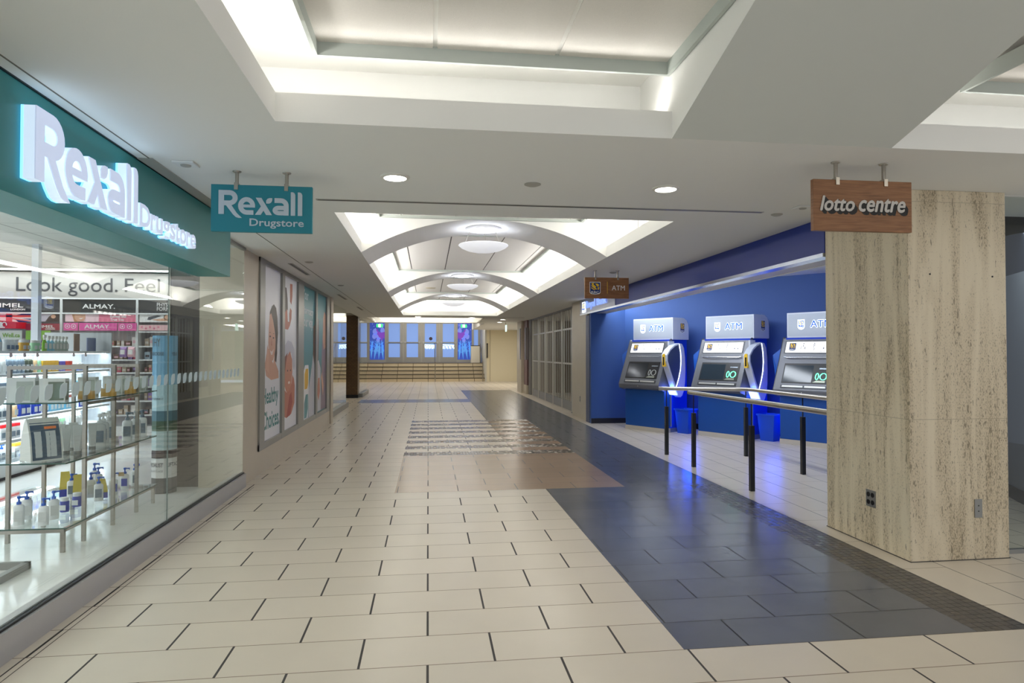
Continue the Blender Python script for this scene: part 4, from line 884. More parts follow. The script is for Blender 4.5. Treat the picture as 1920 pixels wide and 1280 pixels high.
rows = {
 5: [('box', WB, BLC, .19, .035, 5, 6.9), ('pouch', SKY, WB, .20, .05, 2, 7.75), ('jar', WB, WB, .13, .035, 3, 8.0), ('jar', AMB, WB, .13, .035, 2, 8.3), ('jar', MNT, WB, .13, .035, 2, 8.52), ('spray', LGR, WB, .20, .035, 1, 8.75), ('spray', SKY, WB, .19, .035, 2, 8.84), ('spray', CLR, WB, .19, .035, 4, 9.0)],
 4: [('jar', WB, SKY, .17, .045, 2, 7.3), ('pouch', SKY, CYN, .17, .05, 3, 7.5), ('bottle', GRY2, WB, .20, .045, 2, 7.85), ('bottle', GRB, WB, .20, .038, 4, 8.05), ('bottle', OLV, WB, .20, .038, 2, 8.38), ('bottle', PCH, WB, .20, .03, 1, 8.56), ('bottle', MNT, WB, .20, .03, 1, 8.64), ('box', AMB, AMB, .14, .04, 4, 8.73), ('box', VIO, VIO, .13, .035, 2, 9.08), ('box', ORR, ORR, .13, .035, 2, 9.25), ('jar', BLC, WB, .1, .028, 2, 9.55)],
 3: [('jar', CYN, DKC, .15, .035, 4, 7.3), ('box', WB, GRB, .16, .05, 5, 7.7), ('bottle', WB, BLC, .17, .03, 5, 8.3), ('box', GRY2, WB, .15, .045, 5, 8.9), ('bottle', SKY, WB, .15, .03, 4, 9.4)],
 2: [('box', WB, WB, .2, .04, 3, 7.3), ('box', PNK, WB, .18, .03, 2, 7.65), ('jar', WB, WB, .18, .04, 3, 7.85), ('jar', PCH, WB, .18, .04, 1, 8.15), ('box', DBL, WB, .18, .045, 2, 8.3), ('bottle', DBL, BLC, .18, .04, 2, 8.55), ('spray', BLC, DKC, .16, .025, 2, 8.75), ('bottle', SKY, WB, .17, .035, 4, 8.9), ('box', SKY, WB, .15, .03, 4, 9.25), ('bottle', DBL, DKC, .14, .02, 5, 9.6)],
 1: [('bottle', WB, BLC, .18, .04, 4, 7.5), ('box', WB, RED, .17, .04, 4, 7.95), ('bottle', VIO, WB, .13, .03, 2, 8.4), ('bottle', ORG, WB, .18, .045, 2, 8.65), ('bottle', AMB, WB, .18, .04, 1, 8.9), ('bottle', MNT, WB, .18, .04, 3, 9.0), ('pump', GRY2, WB, .21, .04, 3, 9.4)],
 0: [('pump', WB, BLC, .2, .035, 3, 7.8), ('box', WB, AMB, .18, .04, 4, 8.2), ('bottle', GRY2, BLC, .18, .035, 5, 8.7), ('box', SKY, WB, .16, .04, 5, 9.3)]}
KN = {'box': 'carton', 'pouch': 'refill pouch', 'jar': 'jar', 'spray': 'spray bottle', 'bottle': 'bottle', 'pump': 'pump bottle'}
KO = {'box': 'skincare_carton', 'pouch': 'refill_pouch', 'jar': 'skincare_jar', 'spray': 'spray_bottle', 'bottle': 'skincare_bottle', 'pump': 'pump_bottle'}
LV = ['lowest', 'second', 'third', 'fourth', 'fifth', 'top']
for lv, items in rows.items():
    for kind, bd, cp, h, r, n, y in items:
        yy = y
        for k in range(n):
            cn = bd.name.split('bottle_')[-1].replace('_', ' ')
            put(KO[kind], '%s %s on the %s level of the lit shelving' % (cn, KN[kind], LV[lv]), KN[kind], (GX-.10, yy, GZ[lv]), PI/2, kind, bd, cp, h, r, WB if bd is not WB else GRB, 'skincare goods on the lit shelving')
            yy += r*2+.008

# ------------------------------------------------------------ steel and glass display table
tb = thing('display_stand', 'steel and glass three-tier display stand behind the store glass', 'display stand', (-2.8, 5.7, 0))
XB, XF = -3.06, -2.54
for y in (5.24, 5.69, 6.12):
    for x in (XB, XF): MB().box(x-.0125, x+.0125, y-.0125, y+.0125, 0, 1.30).build('post', STEEL, tb, world=True)
    MB().box(XB+.0125, XF-.0125, y-.0125, y+.0125, 1.275, 1.30).build('top_rail', STEEL, tb, world=True)
for x, y in ((XF, 4.96), (XF, 6.47), (-3.6, 4.96), (-3.6, 6.47)): MB().box(x-.0125, x+.0125, y-.0125, y+.0125, 0, .165).build('short_leg', STEEL, tb, world=True)
m = MB(); m.box(-3.61, XF+.0125, 4.948, 4.972, .14, .165); m.box(-3.61, XF+.0125, 6.458, 6.482, .14, .165); m.box(XF-.0125, XF+.0125, 4.97, 6.46, .14, .165); m.box(-3.61, -3.585, 4.97, 6.46, .14, .165); m.build('base_frame', STEEL, tb, world=True)
for z, x0, x1, y0, y1 in ((.176, -3.62, XF+.03, 4.94, 6.49), (.63, -3.18, XF+.03, 4.93, 6.46), (1.05, -2.98, XF+.03, 4.93, 6.46)):
    MB().box(x0, x1, y0, y1, z-.01, z).build('glass_shelf', GLASS, tb, world=True)
    e = MB(); e.box(x0, x1+.001, y0-.002, y0, z-.01, z); e.box(x1, x1+.002, y0, y1, z-.01, z); e.build('shelf_edge', mat('green_glass_edge', rgb(40, 84, 76), .15), tb, world=True)
    if z > .3: q = MB(); q.box(XF-.01, XF+.0125, 5.25, 6.12, z-.04, z-.018); q.box(XB-.0125, XB+.01, 5.25, 6.12, z-.04, z-.018); q.build('side_rail', STEEL, tb, world=True)
Z1, Z2, Z3 = .176, .63, 1.05
grp = 'skincare products on the steel and glass stand'
bl_ = [(-2.883, 5.06, 'leftmost white blue-pump bottle on the bottom glass shelf', GRY2, .205), (-2.926, 5.23, 'white blue-pump bottle just behind the leftmost one, bottom glass shelf', GRB, .205),
       (-2.705, 5.03, 'white blue-pump bottle at the front corner of the bottom glass shelf', GRY2, .195), (-2.728, 5.20, 'white blue-pump bottle just right of the front corner one, bottom glass shelf', GRY2, .21),
       (-2.993, 5.97, 'white pump bottle with grey print beside the first yellow pouch, bottom shelf', GRB, .20), (-2.832, 5.95, 'white pump bottle with grey print beside the second yellow pouch, bottom shelf', GRB, .21),
       (-2.983, 6.33, 'tall white pump bottle at the very back of the bottom glass shelf', GRY2, .23), (-2.90, 6.22, 'white pump bottle half hidden behind the second yellow pouch', GRY2, .21),
       (-2.70, 5.80, 'white bottle with blue label and blue pump near the right edge, bottom glass shelf', DBL, .20), (-2.69, 6.03, 'white blue-labelled pump bottle beyond the third yellow pouch, bottom shelf', DBL, .19),
       (-2.705, 6.28, 'white pump bottle with a tan hang tag at the far end of the bottom shelf', GRY2, .19), (-2.68, 6.42, 'last white pump bottle at the far end of the bottom glass shelf', GRY2, .20)]
for i, (x, y, L, lm, h_) in enumerate(bl_):
    t = put('pump_bottle', L, 'bottle', (x, y, Z1), math.radians([20, 35, 10, 40][i % 4]), 'pump', WB, BLC, h_, .034, lm, grp)
    if i == 10: MB().box(-.045, .0, -.034, -.030, .12, .155).build('hang_tag', mat('tan_tag', rgb(190, 160, 110), .6), t)
for x, y, L in ((-3.065, 6.02, 'first yellow refill pouch on the bottom glass shelf'), (-2.886, 5.87, 'second yellow refill pouch on the bottom glass shelf'), (-2.73, 5.915, 'third yellow refill pouch, nearest the right edge of the bottom glass shelf')):
    put('refill_pouch', L, 'pouch', (x, y, Z1), math.radians(25), 'pouch', YEL, DBL, .21 if x < -2.8 else .16, .045, None, grp)
for x, y, L in ((-2.776, 5.44, 'small white jar with blue base nearest the front, bottom glass shelf'), (-2.773, 5.61, 'small blue and white jar just behind the first one, bottom glass shelf')):
    put('skincare_jar', L, 'jar', (x, y, Z1), 0, 'jar', DBL, WB, .11, .032, WB, grp)
# folded leaflet card with product picture
cd = thing('display_card', 'curved tent card showing two cream tubes on the middle glass shelf', 'display card', (-2.76, 5.10, Z2), math.radians(48))
q = MB(); hw = .10
pr_ = [(0, .30), (-.035, .26), (-.075, .16), (-.095, .05), (-.1, 0)]
pr2 = [(0, .30), (.035, .26), (.075, .16), (.095, .05), (.1, 0)]
for P_ in (pr_, pr2):
    for i in range(4): (a, b), (c, d_) = P_[i], P_[i+1]; q.add([(-hw, a, b), (hw, a, b), (hw, c, d_), (-hw, c, d_)], [(0, 1, 2, 3)])
for x in (-hw, hw): q.add([(x, a, b) for a, b in pr_]+[(x, a, b) for a, b in pr2[::-1]], [tuple(range(10))])
q.build('card', mat('card_white', rgb(214, 214, 208), .6), cd)
def on(u, s, d=.0015):                      # point on the card's front: u across, s down the profile 0..1
    k = min(3.999, s*4); i = int(k); k -= i; (a, b), (c, d_) = pr_[i], pr_[i+1]; return (u*hw, a+(c-a)*k-d, b+(d_-b)*k+d*.3)
q = MB()
for i in range(8):
    s0 = .2+.75*i/8; s1 = .2+.75*(i+1)/8; q.add([on(-.9, s0), on(.9, s0), on(.9, s1), on(-.9, s1)], [(0, 1, 2, 3)])
q.build('picture', mat('card_slate', rgb(74, 92, 110), .5), cd)
q = MB()
for u, w in ((-.5, .22), (.1, .12), (.42, .2)):
    for i in range(6): s0 = .38+.48*i/6; s1 = .38+.48*(i+1)/6; q.add([on(u-w, s0, .003), on(u+w, s0, .003), on(u+w*.9, s1, .003), on(u-w*.9, s1, .003)], [(0, 1, 2, 3)])
q.build('printed_tubes', mat('card_pale', rgb(196, 200, 200), .5), cd); q = MB(); q.add([on(-.05, .3, .003), on(.7, .3, .003), on(.7, .345, .003), on(-.05, .345, .003)], [(0, 1, 2, 3)]); q.build('orange_stripe', ORG, cd)
tl = 0
for i, (x, y) in enumerate([(-2.86, 5.40), (-2.834, 5.49), (-2.831, 5.58), (-2.62, 5.30), (-2.66, 5.42), (-2.72, 5.34), (-2.75, 5.50), (-2.64, 5.56), (-2.90, 5.56)]):
    put('cream_tube', 'grey-white cream tube standing on its cap right of the tent card', 'tube', (x, y, Z2), math.radians(15+i*3), 'tube', GRY2, bmat('tube_cap', rgb(130, 132, 130)), .225-.012*(i % 3), .030, None, 'cream tubes on the middle glass shelf')
for i, (x, y) in enumerate([(-2.66, 5.72), (-2.70, 5.86), (-2.72, 6.0)]):
    put('lotion_bottle', 'pale lotion bottle in the middle of the second glass shelf', 'bottle', (x, y, Z2), .3, 'pump', GRY2, WB, .27, .045, GRB, 'lotion bottles on the middle glass shelf')
for i, (x, y) in enumerate([(-2.62, 6.12), (-2.60, 6.24), (-2.60, 6.37)]):
    put('pump_bottle', 'white pump bottle with a grey tag at the far end of the middle glass shelf', 'bottle', (x, y, Z2), .3, 'pump', WB, GRB, .25, .04, GRB, 'pump bottles at the end of the middle glass shelf')
for i, (x, y, w, h, L) in enumerate([(-2.86, 5.05, .085, .17, 'white carton at the left front of the top glass shelf'), (-2.66, 5.06, .08, .165, 'white carton with green panel at the front of the top glass shelf'), (-2.62, 5.45, .06, .16, 'white carton with a small picture on the top glass shelf'), (-2.6, 5.82, .07, .155, 'pale carton in the middle of the top glass shelf'), (-2.62, 6.05, .06, .15, 'pale carton beyond the middle one on the top glass shelf'), (-2.6, 6.28, .07, .14, 'last pale carton at the far end of the top glass shelf')]):
    o = MB(); o.box(-w, w, -.04, .04, 0, h); o.mat(1).box(-w*.3, w*.9, -.0412, -.04, .01, h*.86); o.box(w, w+.0012, -.03, .03, .01, h*.86); ob = o.build('product_carton', [GRY2, mat('carton_text_panel', rgb(170, 176, 166), .5) if i != 1 else mat('carton_green_panel', rgb(96, 110, 98), .5)])
    ob.location = (x, y, Z3); ob.rotation_euler = (0, 0, math.radians(10)); tag(ob, L, 'carton', grp)
for i, (x, y) in enumerate([(-2.56, 5.3), (-2.55, 5.62), (-2.55, 5.98)]):
    o = MB(); o.box(-.05, .05, -.02, .02, 0, .06); o.box(-.02, .02, -.02, .02, .06, .1); ob = o.build('yellow_carton', mat('carton_yellow', rgb(206, 160, 80), .5)); ob.location = (x, y, Z3); tag(ob, 'low mustard-yellow carton on the top glass shelf', 'carton', 'mustard cartons on the top glass shelf')
# totem
tm = thing('product_totem', 'tall blue and white cardboard totem with a dark foot behind the store glass', 'display totem', (-2.64, 7.0, 0))
def totem(z0, z1, m, name, k=1.0):
    q = MB(); q.lathe([(.118*k, z0), (.118*k, z1)], -2.635, 6.98, 10); return q.build(name, m, tm, world=True)
totem(0, .155, mat('totem_charcoal', rgb(84, 82, 82), .5), 'foot'); totem(.155, .35, mat('totem_label', rgb(214, 212, 208), .5), 'white_band', 1.004); totem(.35, .43, mat('totem_brown', rgb(70, 56, 52), .4), 'brown_section')
totem(.43, .62, mat('totem_ice', rgb(176, 196, 196), .4), 'ice_section'); totem(.62, .72, mat('totem_green', rgb(50, 86, 60), .4), 'green_section'); totem(.72, .82, mat('totem_deep', rgb(66, 110, 124), .4), 'water_section'); totem(.82, 1.08, mat('totem_pale', rgb(176, 206, 214), .4), 'pale_section'); totem(1.08, 1.57, mat('totem_blue', rgb(112, 168, 202), .45), 'blue_section')
f2 = frame((-2.635, 6.98, 0), (math.cos(-.15), math.sin(-.15), 0), (0, 0, 1), (-math.sin(.15), -math.cos(.15), 0))
TDK = mat('totem_text', rgb(60, 66, 74), .5)
def curved(s, z0, z1, a0, a1, bold=0):      # lettering wrapped round the totem
    q = MB(); vs, fs, be, (x0, y0, x1, y1) = text2d(s, bold); R = .1205
    P_ = [(-2.635+R*math.cos(a0+(a1-a0)*(u-x0)/(x1-x0)), 6.98+R*math.sin(a0+(a1-a0)*(u-x0)/(x1-x0)), z0+(z1-z0)*(v-y0)/(y1-y0)) for u, v in vs]
    q.add(P_, fs); return q.build('lettering', TDK, tm, world=True)
D = math.radians
curved('WHY', 1.46, 1.54, D(205), D(268)); curved('OVERDOSE', 1.37, 1.405, D(200), D(285)); curved('YOUR', 1.37, 1.405, D(318), D(352)); curved('VITAMINE C', .93, .95, D(215), D(285)); curved('SPECIALIST', .265, .305, D(200), D(285), .02); curved('LIFTACTIV', .265, .305, D(300), D(390), .02); curved('SOIN ANTI-AGE', .215, .235, D(205), D(285))
# dark glossy partition and pale wall behind it
struct(MB().box(-2.67, -2.37, 7.2, 7.24, 0, STZ).build('wall_dark_partition', mat('dark_gloss', rgb(74, 68, 62), .15)))
struct(MB().box(-2.69, -2.672, 7.18, 7.24, 0, 2.4).build('trim_13', WHITE))
# low steel foot at the lower left corner
ft = MB(); ft.box(-3.0, -2.56, 4.30, 4.33, .0, .045); ft.box(-2.60, -2.56, 4.33, 4.62, 0, .045); ft.box(-3.0, -2.56, 4.6, 4.63, 0, .045); ft.box(-2.99, -2.97, 4.32, 4.61, 0, .045)
tag(ft.build('steel_stand_foot', ALUD), 'low grey steel base frame on the store floor at the lower left', 'stand base')

# ------------------------------------------------------------ right side: stone pillar, glass shop
pil = MB().box(3.2, 3.935, 4.0, 4.92, 0, ZC); struct(pil.build('trim_pillar', TRAV, bevel=.004))
struct(MB().box(3.195, 3.94, 3.995, 4.925, 0, .004).build('trim_14', mat('dark_joint', JD, .7)))
def plate(name, f, w, h, label, duplex=2):
    t = thing(name, label, 'socket' if duplex else 'switch plate', f(0, 0, 0)); q = MB(); q.ext(rect(-w, -h, w, h), f, 0, .006); q.build('plate', ALUD, t, world=True)
    if duplex:
        for u in ((-w*.45, w*.45) if duplex == 2 else (0,)):
            for v in (-h*.45, h*.45): q = MB(); q.ext(circ(u, v, w*.34, 10, h*.3), f, .006, .009); q.build('outlet', BLACK, t, world=True)
    else: q = MB(); q.ext(circ(0, h*.3, .004, 8), f, .006, .008); q.ext(circ(0, -h*.3, .004, 8), f, .006, .008); q.build('screw', DARK, t, world=True)
plate('wall_socket', RW(3.2, 4.39, .34), .05, .06, 'four-gang metal socket plate low on the left face of the stone pillar')
plate('blank_plate', FC(3.70, 4.0, .345), .028, .062, 'blank metal cover plate low on the front face of the stone pillar', 0)
for x, z in ((3.36, 1.93), (3.83, 1.92)): q = MB(); q.ext(circ(x, z, .006, 8), FC(0, 4.0, 0), 0, .003); tag(q.build('fixing_screw', BLACK), 'small dark fixing screw high on the front face of the stone pillar', 'screw', 'screws on the stone pillar')
# glass shop right of the pillar
pane('window_6', 3.94, 8, 4.09, 4.102, .03, ZC)
struct(MB().box(3.94, 8, 4.08, 4.11, 0, .03).build('trim_15', ALUD))
def vwall(x0, y0, x1, y1, z0, z1, t=.08):
    d = Vector((x1-x0, y1-y0)).normalized(); n = Vector((d.y, -d.x))*t; P_ = [(x0, y0), (x1, y1), (x1+n.x, y1+n.y), (x0+n.x, y0+n.y)]
    return MB().add([(a, b, z) for z in (z0, z1) for a, b in P_], [(0, 3, 2, 1), (4, 5, 6, 7), (0, 1, 5, 4), (1, 2, 6, 5), (2, 3, 7, 6), (3, 0, 4, 7)])
struct(vwall(4.95, 4.37, 6.6, 7.67, 0, 2.15).build('wall_right', mat('grey_partition', rgb(150, 154, 156), .5)))
struct(vwall(4.95, 4.37, 6.6, 7.67, 2.15, 2.8).build('wall_right_upper', mat('navy_bulkhead', rgb(38, 42, 54), .5)))
struct(vwall(4.94, 4.375, 6.59, 7.675, 0, .12, .01).build('baseboard_right', BLACK))
struct(MB().add([(3.94, 4.1, 2.8), (3.94, 4.9, 2.8), (7.3, 9, 2.8), (9, 9, 2.8), (9, 4.1, 2.8)], [(0, 1, 2, 3, 4)]).build('ceiling_right', GC))
struct(MB().box(3.93, 8, 4.07, 4.12, ZC-.002, 2.82).build('trim_16', CEIL))

# ------------------------------------------------------------ bank alcove
# facing wall, diagonal wall
struct(MB().box(3.2, 4.1, 12.62, 12.72, 0, 2.7).build('wall_alcove_end', BLUEW))
struct(MB().box(3.2, 4.1, 12.60, 12.62, 0, .10).build('baseboard_alcove', BLACK))
dx_, dy_ = .64, -.768
A = Vector((3.90, 12.62)); B = A+Vector((dx_, dy_))*11.0
nx, ny = .768, .64
def dwall(d0, d1, z0, z1, t0=0, t1=1):
    P_ = [A+Vector((nx, ny))*d0+(B-A)*t0, A+Vector((nx, ny))*d0+(B-A)*t1, A+Vector((nx, ny))*d1+(B-A)*t1, A+Vector((nx, ny))*d1+(B-A)*t0]
    return MB().add([(p.x, p.y, z) for z in (z0, z1) for p in P_], [(0, 3, 2, 1), (4, 5, 6, 7), (0, 1, 5, 4), (1, 2, 6, 5), (2, 3, 7, 6), (3, 0, 4, 7)])
struct(dwall(0, .1, 0, 2.7, 0, .64).build('wall_alcove_back', BLUEW)); struct(dwall(-.015, 0, 0, .1, 0, .64).build('baseboard_alcove_back', BLACK))
struct(vwall(3.94, 4.93, 7.4, 8.84, 0, 2.8, .06).build('wall_alcove_near', BLUEW))
struct(MB().add([(3.2, 4.93, 2.68), (3.2, 13.0, 2.68), (8.5, 13.0, 2.68), (8.5, 9.9, 2.68), (3.94, 4.93, 2.68)], [(0, 1, 2, 3, 4)]).build('ceiling_alcove', CEIL))
# stone jamb between the alcove and the shuttered shop
struct(MB().box(3.2, 3.55, 13.0, 14.3, 0, ZC).build('trim_17', STONE)); struct(MB().box(3.19, 3.3, 12.72, 12.999, 0, 2.15).build('trim_18', mat('blue_grey_jamb', rgb(96, 104, 130), .5)))
plate('wall_socket', RW(3.2, 13.55, .42), .03, .06, 'small socket low on the stone jamb left of the bank alcove', 1)
# fascia
fc = thing('bank_fascia', 'long blue bank fascia with a brushed silver lower trim', 'fascia', (3.3, 9, 2.17))
MB().box(3.2, 3.30, 4.93, 13.5, 2.212, 2.62).build('blue_panel', BLUEF, fc, world=True)
MB().box(3.185, 3.305, 4.93, 13.5, 2.18, 2.212).build('silver_trim', mat('fascia_trim', rgb(190, 198, 214), .25, .9), fc, world=True)
MB().box(3.305, 3.50, 4.93, 12.6, 2.18, 2.195).build('underside_board', mat('soffit_board', rgb(206, 200, 188), .5), fc, world=True)
MB().box(3.50, 3.52, 4.93, 12.6, 2.175, 2.30).build('light_shelf_upstand', WHITE, fc, world=True)
MB().box(3.188, 3.2, 10.9, 13.5, 2.215, ZC).build('silver_sign_panel', mat('sign_panel_silver', rgb(176, 180, 196), .3, .7), fc, world=True)
struct(MB().box(3.2, 3.3, 13.0, 13.5, ZC-.001, 2.62).build('trim_19', CEIL))
rb = thing('illuminated_bank_sign', 'blue-lit letters reading Royal Bank and shield on the silver end of the fascia', 'sign', (3.188, 12.3, 2.2)); f = RW(3.188, 0, 0)
f = frame((3.186, 13.35, 0), (0, -1, 0), (0, 0, 1), (-1, 0, 0))
text(mb := MB(), 'Royal Bank', f, .42, 2.25, 1.95, 2.44, .004, .02); mb.build('lettering', emis('royal_letters', (.3, .45, 1), .5), rb, world=True)
shield(rb, f, .08, 2.22, .32, 2.44, .01, True)
# ceiling edge over the fascia
struct(MB().box(3.2, 3.62, 14.3, 14.6, ZC, 2.62).build('trim_20', CEIL))

# ------------------------------------------------------------ cash machines
def FR(u=0, y=0, z=0): return frame((u, y, z), (1, 0, 0), (0, 0, 1), (0, -1, 0))
def atm(label, loc, rz, lit):
    t = thing('cash_machine', label, 'cash machine', loc, rz, 'cash machines in the blue bank alcove')
    Wd = .90
    MB().box(0, Wd, 0, .16, .075, .80).build('lower_front', ATMB, t, bevel=.006)
    MB().box(.02, Wd-.01, .16, .64, .075, 1.63).build('body', mat('atm_royal_blue', rgb(10, 60, 190), .4), t)
    MB().box(-.004, Wd+.004, -.004, .16, 0, .075).build('skirting', mat('atm_skirting', rgb(190, 182, 170), .6), t); MB().box(.02, Wd-.01, .16, .64, 0, .075).build('rear_skirting', mat('atm_grey_skirting', rgb(110, 120, 150), .5), t)
    # header box with the rounded rear top
    pf_ = [(.22, 1.63), (.66, 1.63), (.66, 1.84), (.645, 1.92), (.60, 1.98), (.53, 2.015), (.46, 2.02), (.22, 2.02)]
    q = MB(); n = len(pf_); q.add([(0, y, z) for y, z in pf_]+[(Wd+.02, y, z) for y, z in pf_], [tuple(range(n))[::-1], tuple(range(n, 2*n))]+[(i, n+i, n+(i+1) % n, (i+1) % n)[::-1] for i in range(n)]); h = q.build('header', ATML, t, bevel=.004)
    g_ = FR(0, .22, 0); q = MB(); q.ext(rect(.02, 1.655, Wd, 2.0), g_, 0, .003); q.build('header_face', mat('atm_header_face', rgb(184, 192, 204), .4, .2), t)
    stext(q := MB(), 'ATM', g_, .384, 1.786, .706, 1.891, .0045, None, .009); q.build('letter_glow', emis('atm_letter_glow', (.8, .92, 1), 1.1), t)
    text(q := MB(), 'ATM', g_, .384, 1.786, .706, 1.891, .0055, .012, bold=.0); q.build('lettering', emis('atm_letter_blue', (.01, .10, .5), .35), t)
    q = MB(); q.ext([(.178, 1.91), (.178, 1.79), (.2, 1.765), (.235, 1.752), (.27, 1.765), (.292, 1.79), (.292, 1.91)], g_, .003, .0045); q.build('shield_glow', emis('atm_letter_glow', (.8, .92, 1), 1.1), t)
    def sh_local(fr, x0, y0, x1, y1, d, lit_): # shield in local space
        o = shield(None, fr, x0, y0, x1, y1, d, lit_); M = o.location.copy(); o.parent = t; return o
    sh_local(g_, .188, 1.765, .282, 1.90, .005, True)
    gs = frame((Wd+.02, 0, 0), (0, 1, 0), (0, 0, 1), (1, 0, 0)); sh_local(gs, .42, 1.75, .54, 1.93, .001, False)
    # fascia: profile in y,z
    pr3 = [(.16, .74), (.0, .735), (-.12, .77), (-.135, .83), (.055, 1.30), (.075, 1.36), (.165, 1.615), (.18, 1.63), (.22, 1.63), (.22, .74)]
    x0, x1 = -.035, Wd+.0; n = len(pr3)
    q = MB(); q.add([(x0, y, z) for y, z in pr3]+[(x1, y, z) for y, z in pr3], [tuple(range(n))[::-1], tuple(range(n, 2*n))]+[(i, n+i, n+(i+1) % n, (i+1) % n) for i in range(n)]); q.build('fascia', ATMG, t, bevel=.012)
    MB().box(Wd+.0, Wd+.03, .10, .24, .95, 1.60).build('side_trim', ATML, t)
    def S(a, b, d, seg):                # a across 0..1, b along the slope 0..1
        (ya, za), (yb, zb) = (pr3[3], pr3[4]) if seg == 0 else (pr3[5], pr3[6]); L = math.hypot(yb-ya, zb-za)
        ny_, nz_ = -(zb-za)/L, (yb-ya)/L
        return (x0+(x1-x0)*a, ya+(yb-ya)*b+ny_*d, za+(zb-za)*b+nz_*d)
    def fr0(a, b, d=0): return S(a, b, d, 0)
    def fr1(a, b, d=0): return S(a, b, d, 1)
    q = MB(); q.ext(rect(.12, .235, .90, .86), fr0, .002, .006); q.build('screen_surround', BLACK, t)
    q = MB(); q.ext(rect(.14, .27, .62, .80), fr0, .006, .007); q.build('screen', SCRN if not lit else mat('dim_screen', rgb(44, 56, 66), .12), t)
    q = MB(); q.ext(rect(.72, .68, .87, .72), fr0, .006, .012); q.build('card_slot', mat('slot_chrome', rgb(150, 160, 170), .25, .8), t)
    RG = emis('ring_green', (.1, .9, .4), 2.2) if lit else mat('ring_grey', rgb(170, 174, 170), .4)
    q = MB(); ext_stroke(q, circ(.80, .46, .052, 16, .10)+[(.852, .46)], .016, fr0, .006, .009); ext_stroke(q, circ(.70, .46, .024, 12, .10)+[(.724, .46)], .013, fr0, .006, .009); q.build('contactless_ring', RG, t)
    q = MB(); q.ext([(.64, .27), (.84, .27), (.84, .33), (.70, .33)], fr0, .006, .010); q.build('keypad', mat('keypad_metal', rgb(150, 156, 140), .35, .6), t)
    q = MB(); q.ext(rect(.12, .07, .90, .17), fr0, .001, .008); q.build('deposit_slot', mat('slot_dark', rgb(70, 72, 76), .4, .4), t)
    q = MB(); q.ext(rect(.15, .10, .50, .15), fr0, .008, .014); q.ext(rect(.53, .10, .87, .15), fr0, .008, .014); q.build('cash_shutter', ALU, t)
    q = MB(); q.ext(circ(.5, -.06, .007, 8, .012), fr0, .002, .012); q.build('lock', STEEL, t)
    # curved silver handle bar
    q = MB(); q.tube([(x0+.09, .045, 1.335), (x0+.14, .03, 1.325), (x0+.45, .02, 1.33), (x0+.78, .03, 1.325), (x0+.83, .045, 1.335)], .008, 8); q.build('silver_bar', mat('bar_bright', rgb(210, 214, 220), .2, .9), t, smooth=True)
    # lit sign with pictograms
    q = MB(); q.ext(rect(.085, .16, .875, .80), fr1, .003, .006); q.build('lit_sign', SIGNW, t)
    q = MB(); q.ext(rect(.06, .10, .90, .86), fr1, .001, .003); q.build('sign_frame', mat('sign_frame_dark', rgb(80, 82, 88), .4), t)
    sh_local(fr1, .14, .24, .26, .74, .006, False)
    IC = mat('icon_slate', rgb(90, 100, 130), .6); q = MB()
    ext_stroke(q, [(.375+.03*math.cos(D(a)), .42+.11*math.sin(D(a))) for a in range(100, 371, 30)], .008, fr1, .006, .008); q.ext(circ(.383, .70, .01, 8, .035), fr1, .006, .008); ext_stroke(q, [(.383, .65), (.383, .5), (.41, .5), (.425, .33)], .009, fr1, .006, .008)
    q.build('wheelchair_icon', IC, t); q = MB()
    q.ext(circ(.565, .70, .010, 8, .035), fr1, .006, .008); ext_stroke(q, [(.545, .6), (.585, .6)], .03, fr1, .006, .008); ext_stroke(q, [(.565, .58), (.55, .45), (.575, .4), (.56, .28)], .009, fr1, .006, .008)
    q.build('walking_icon', IC, t); q = MB()
    ext_stroke(q, [(.755+.035*math.cos(D(a)), .48+.2*math.sin(D(a))) for a in range(-10, 191, 20)], .005, fr1, .006, .008); q.ext(circ(.722, .40, .011, 8, .05), fr1, .006, .008); q.ext(circ(.788, .40, .011, 8, .05), fr1, .006, .008)
    q.build('headphone_icon', IC, t); q = MB()
    for a_ in (.32, .40, .46, .66, .72, .78): q.ext(rect(a_, .2, a_+.045, .225), fr1, .006, .007)
    q.build('small_print', IC, t)
    # right side wing
    WG = [(-.11, 1.25), (-.11, 1.36), (-.02, 1.46), (.10, 1.53), (.23, 1.565), (.31, 1.55), (.36, 1.48), (.39, 1.32), (.40, 1.1), (.39, .90), (.36, .74), (.31, .65), (.26, .62), (.20, .655), (.14, .74), (.07, .87), (-.03, 1.08)]
    xa, xb = Wd+.035, Wd+.15
    def ysolid(P_, a, b, nm, mt, bev=0):
        q = MB(); n = len(P_); q.add([(a, y, z) for y, z in P_]+[(b, y, z) for y, z in P_], [tuple(range(n)), tuple(range(n, 2*n))[::-1]]+[(i, (i+1) % n, n+(i+1) % n, n+i)[::-1] for i in range(n)]); return q.build(nm, mt, t, bevel=bev)
    wg = ysolid(WG, xa, xb, 'side_wing', ATML, .006)
    inner = [(-.08, 1.26), (-.08, 1.35), (0, 1.44), (.11, 1.505), (.215, 1.54), (.245, 1.40), (.255, 1.25), (.24, 1.1), (.20, .96), (.14, .82), (.08, .92), (0, 1.08)]
    q = MB(); n = len(inner); q.add([(xb+.001, y, z) for y, z in inner], [tuple(range(n))]); q.build('wing_inlay', ATMD, t)
    q = MB(); q.tube([(xb+.004, .225, 1.545), (xb+.004, .262, 1.40), (xb+.004, .272, 1.25), (xb+.004, .255, 1.1), (xb+.004, .21, .96), (xb+.004, .14, .81)], .005, 6); q.build('light_line', LEDW, t)
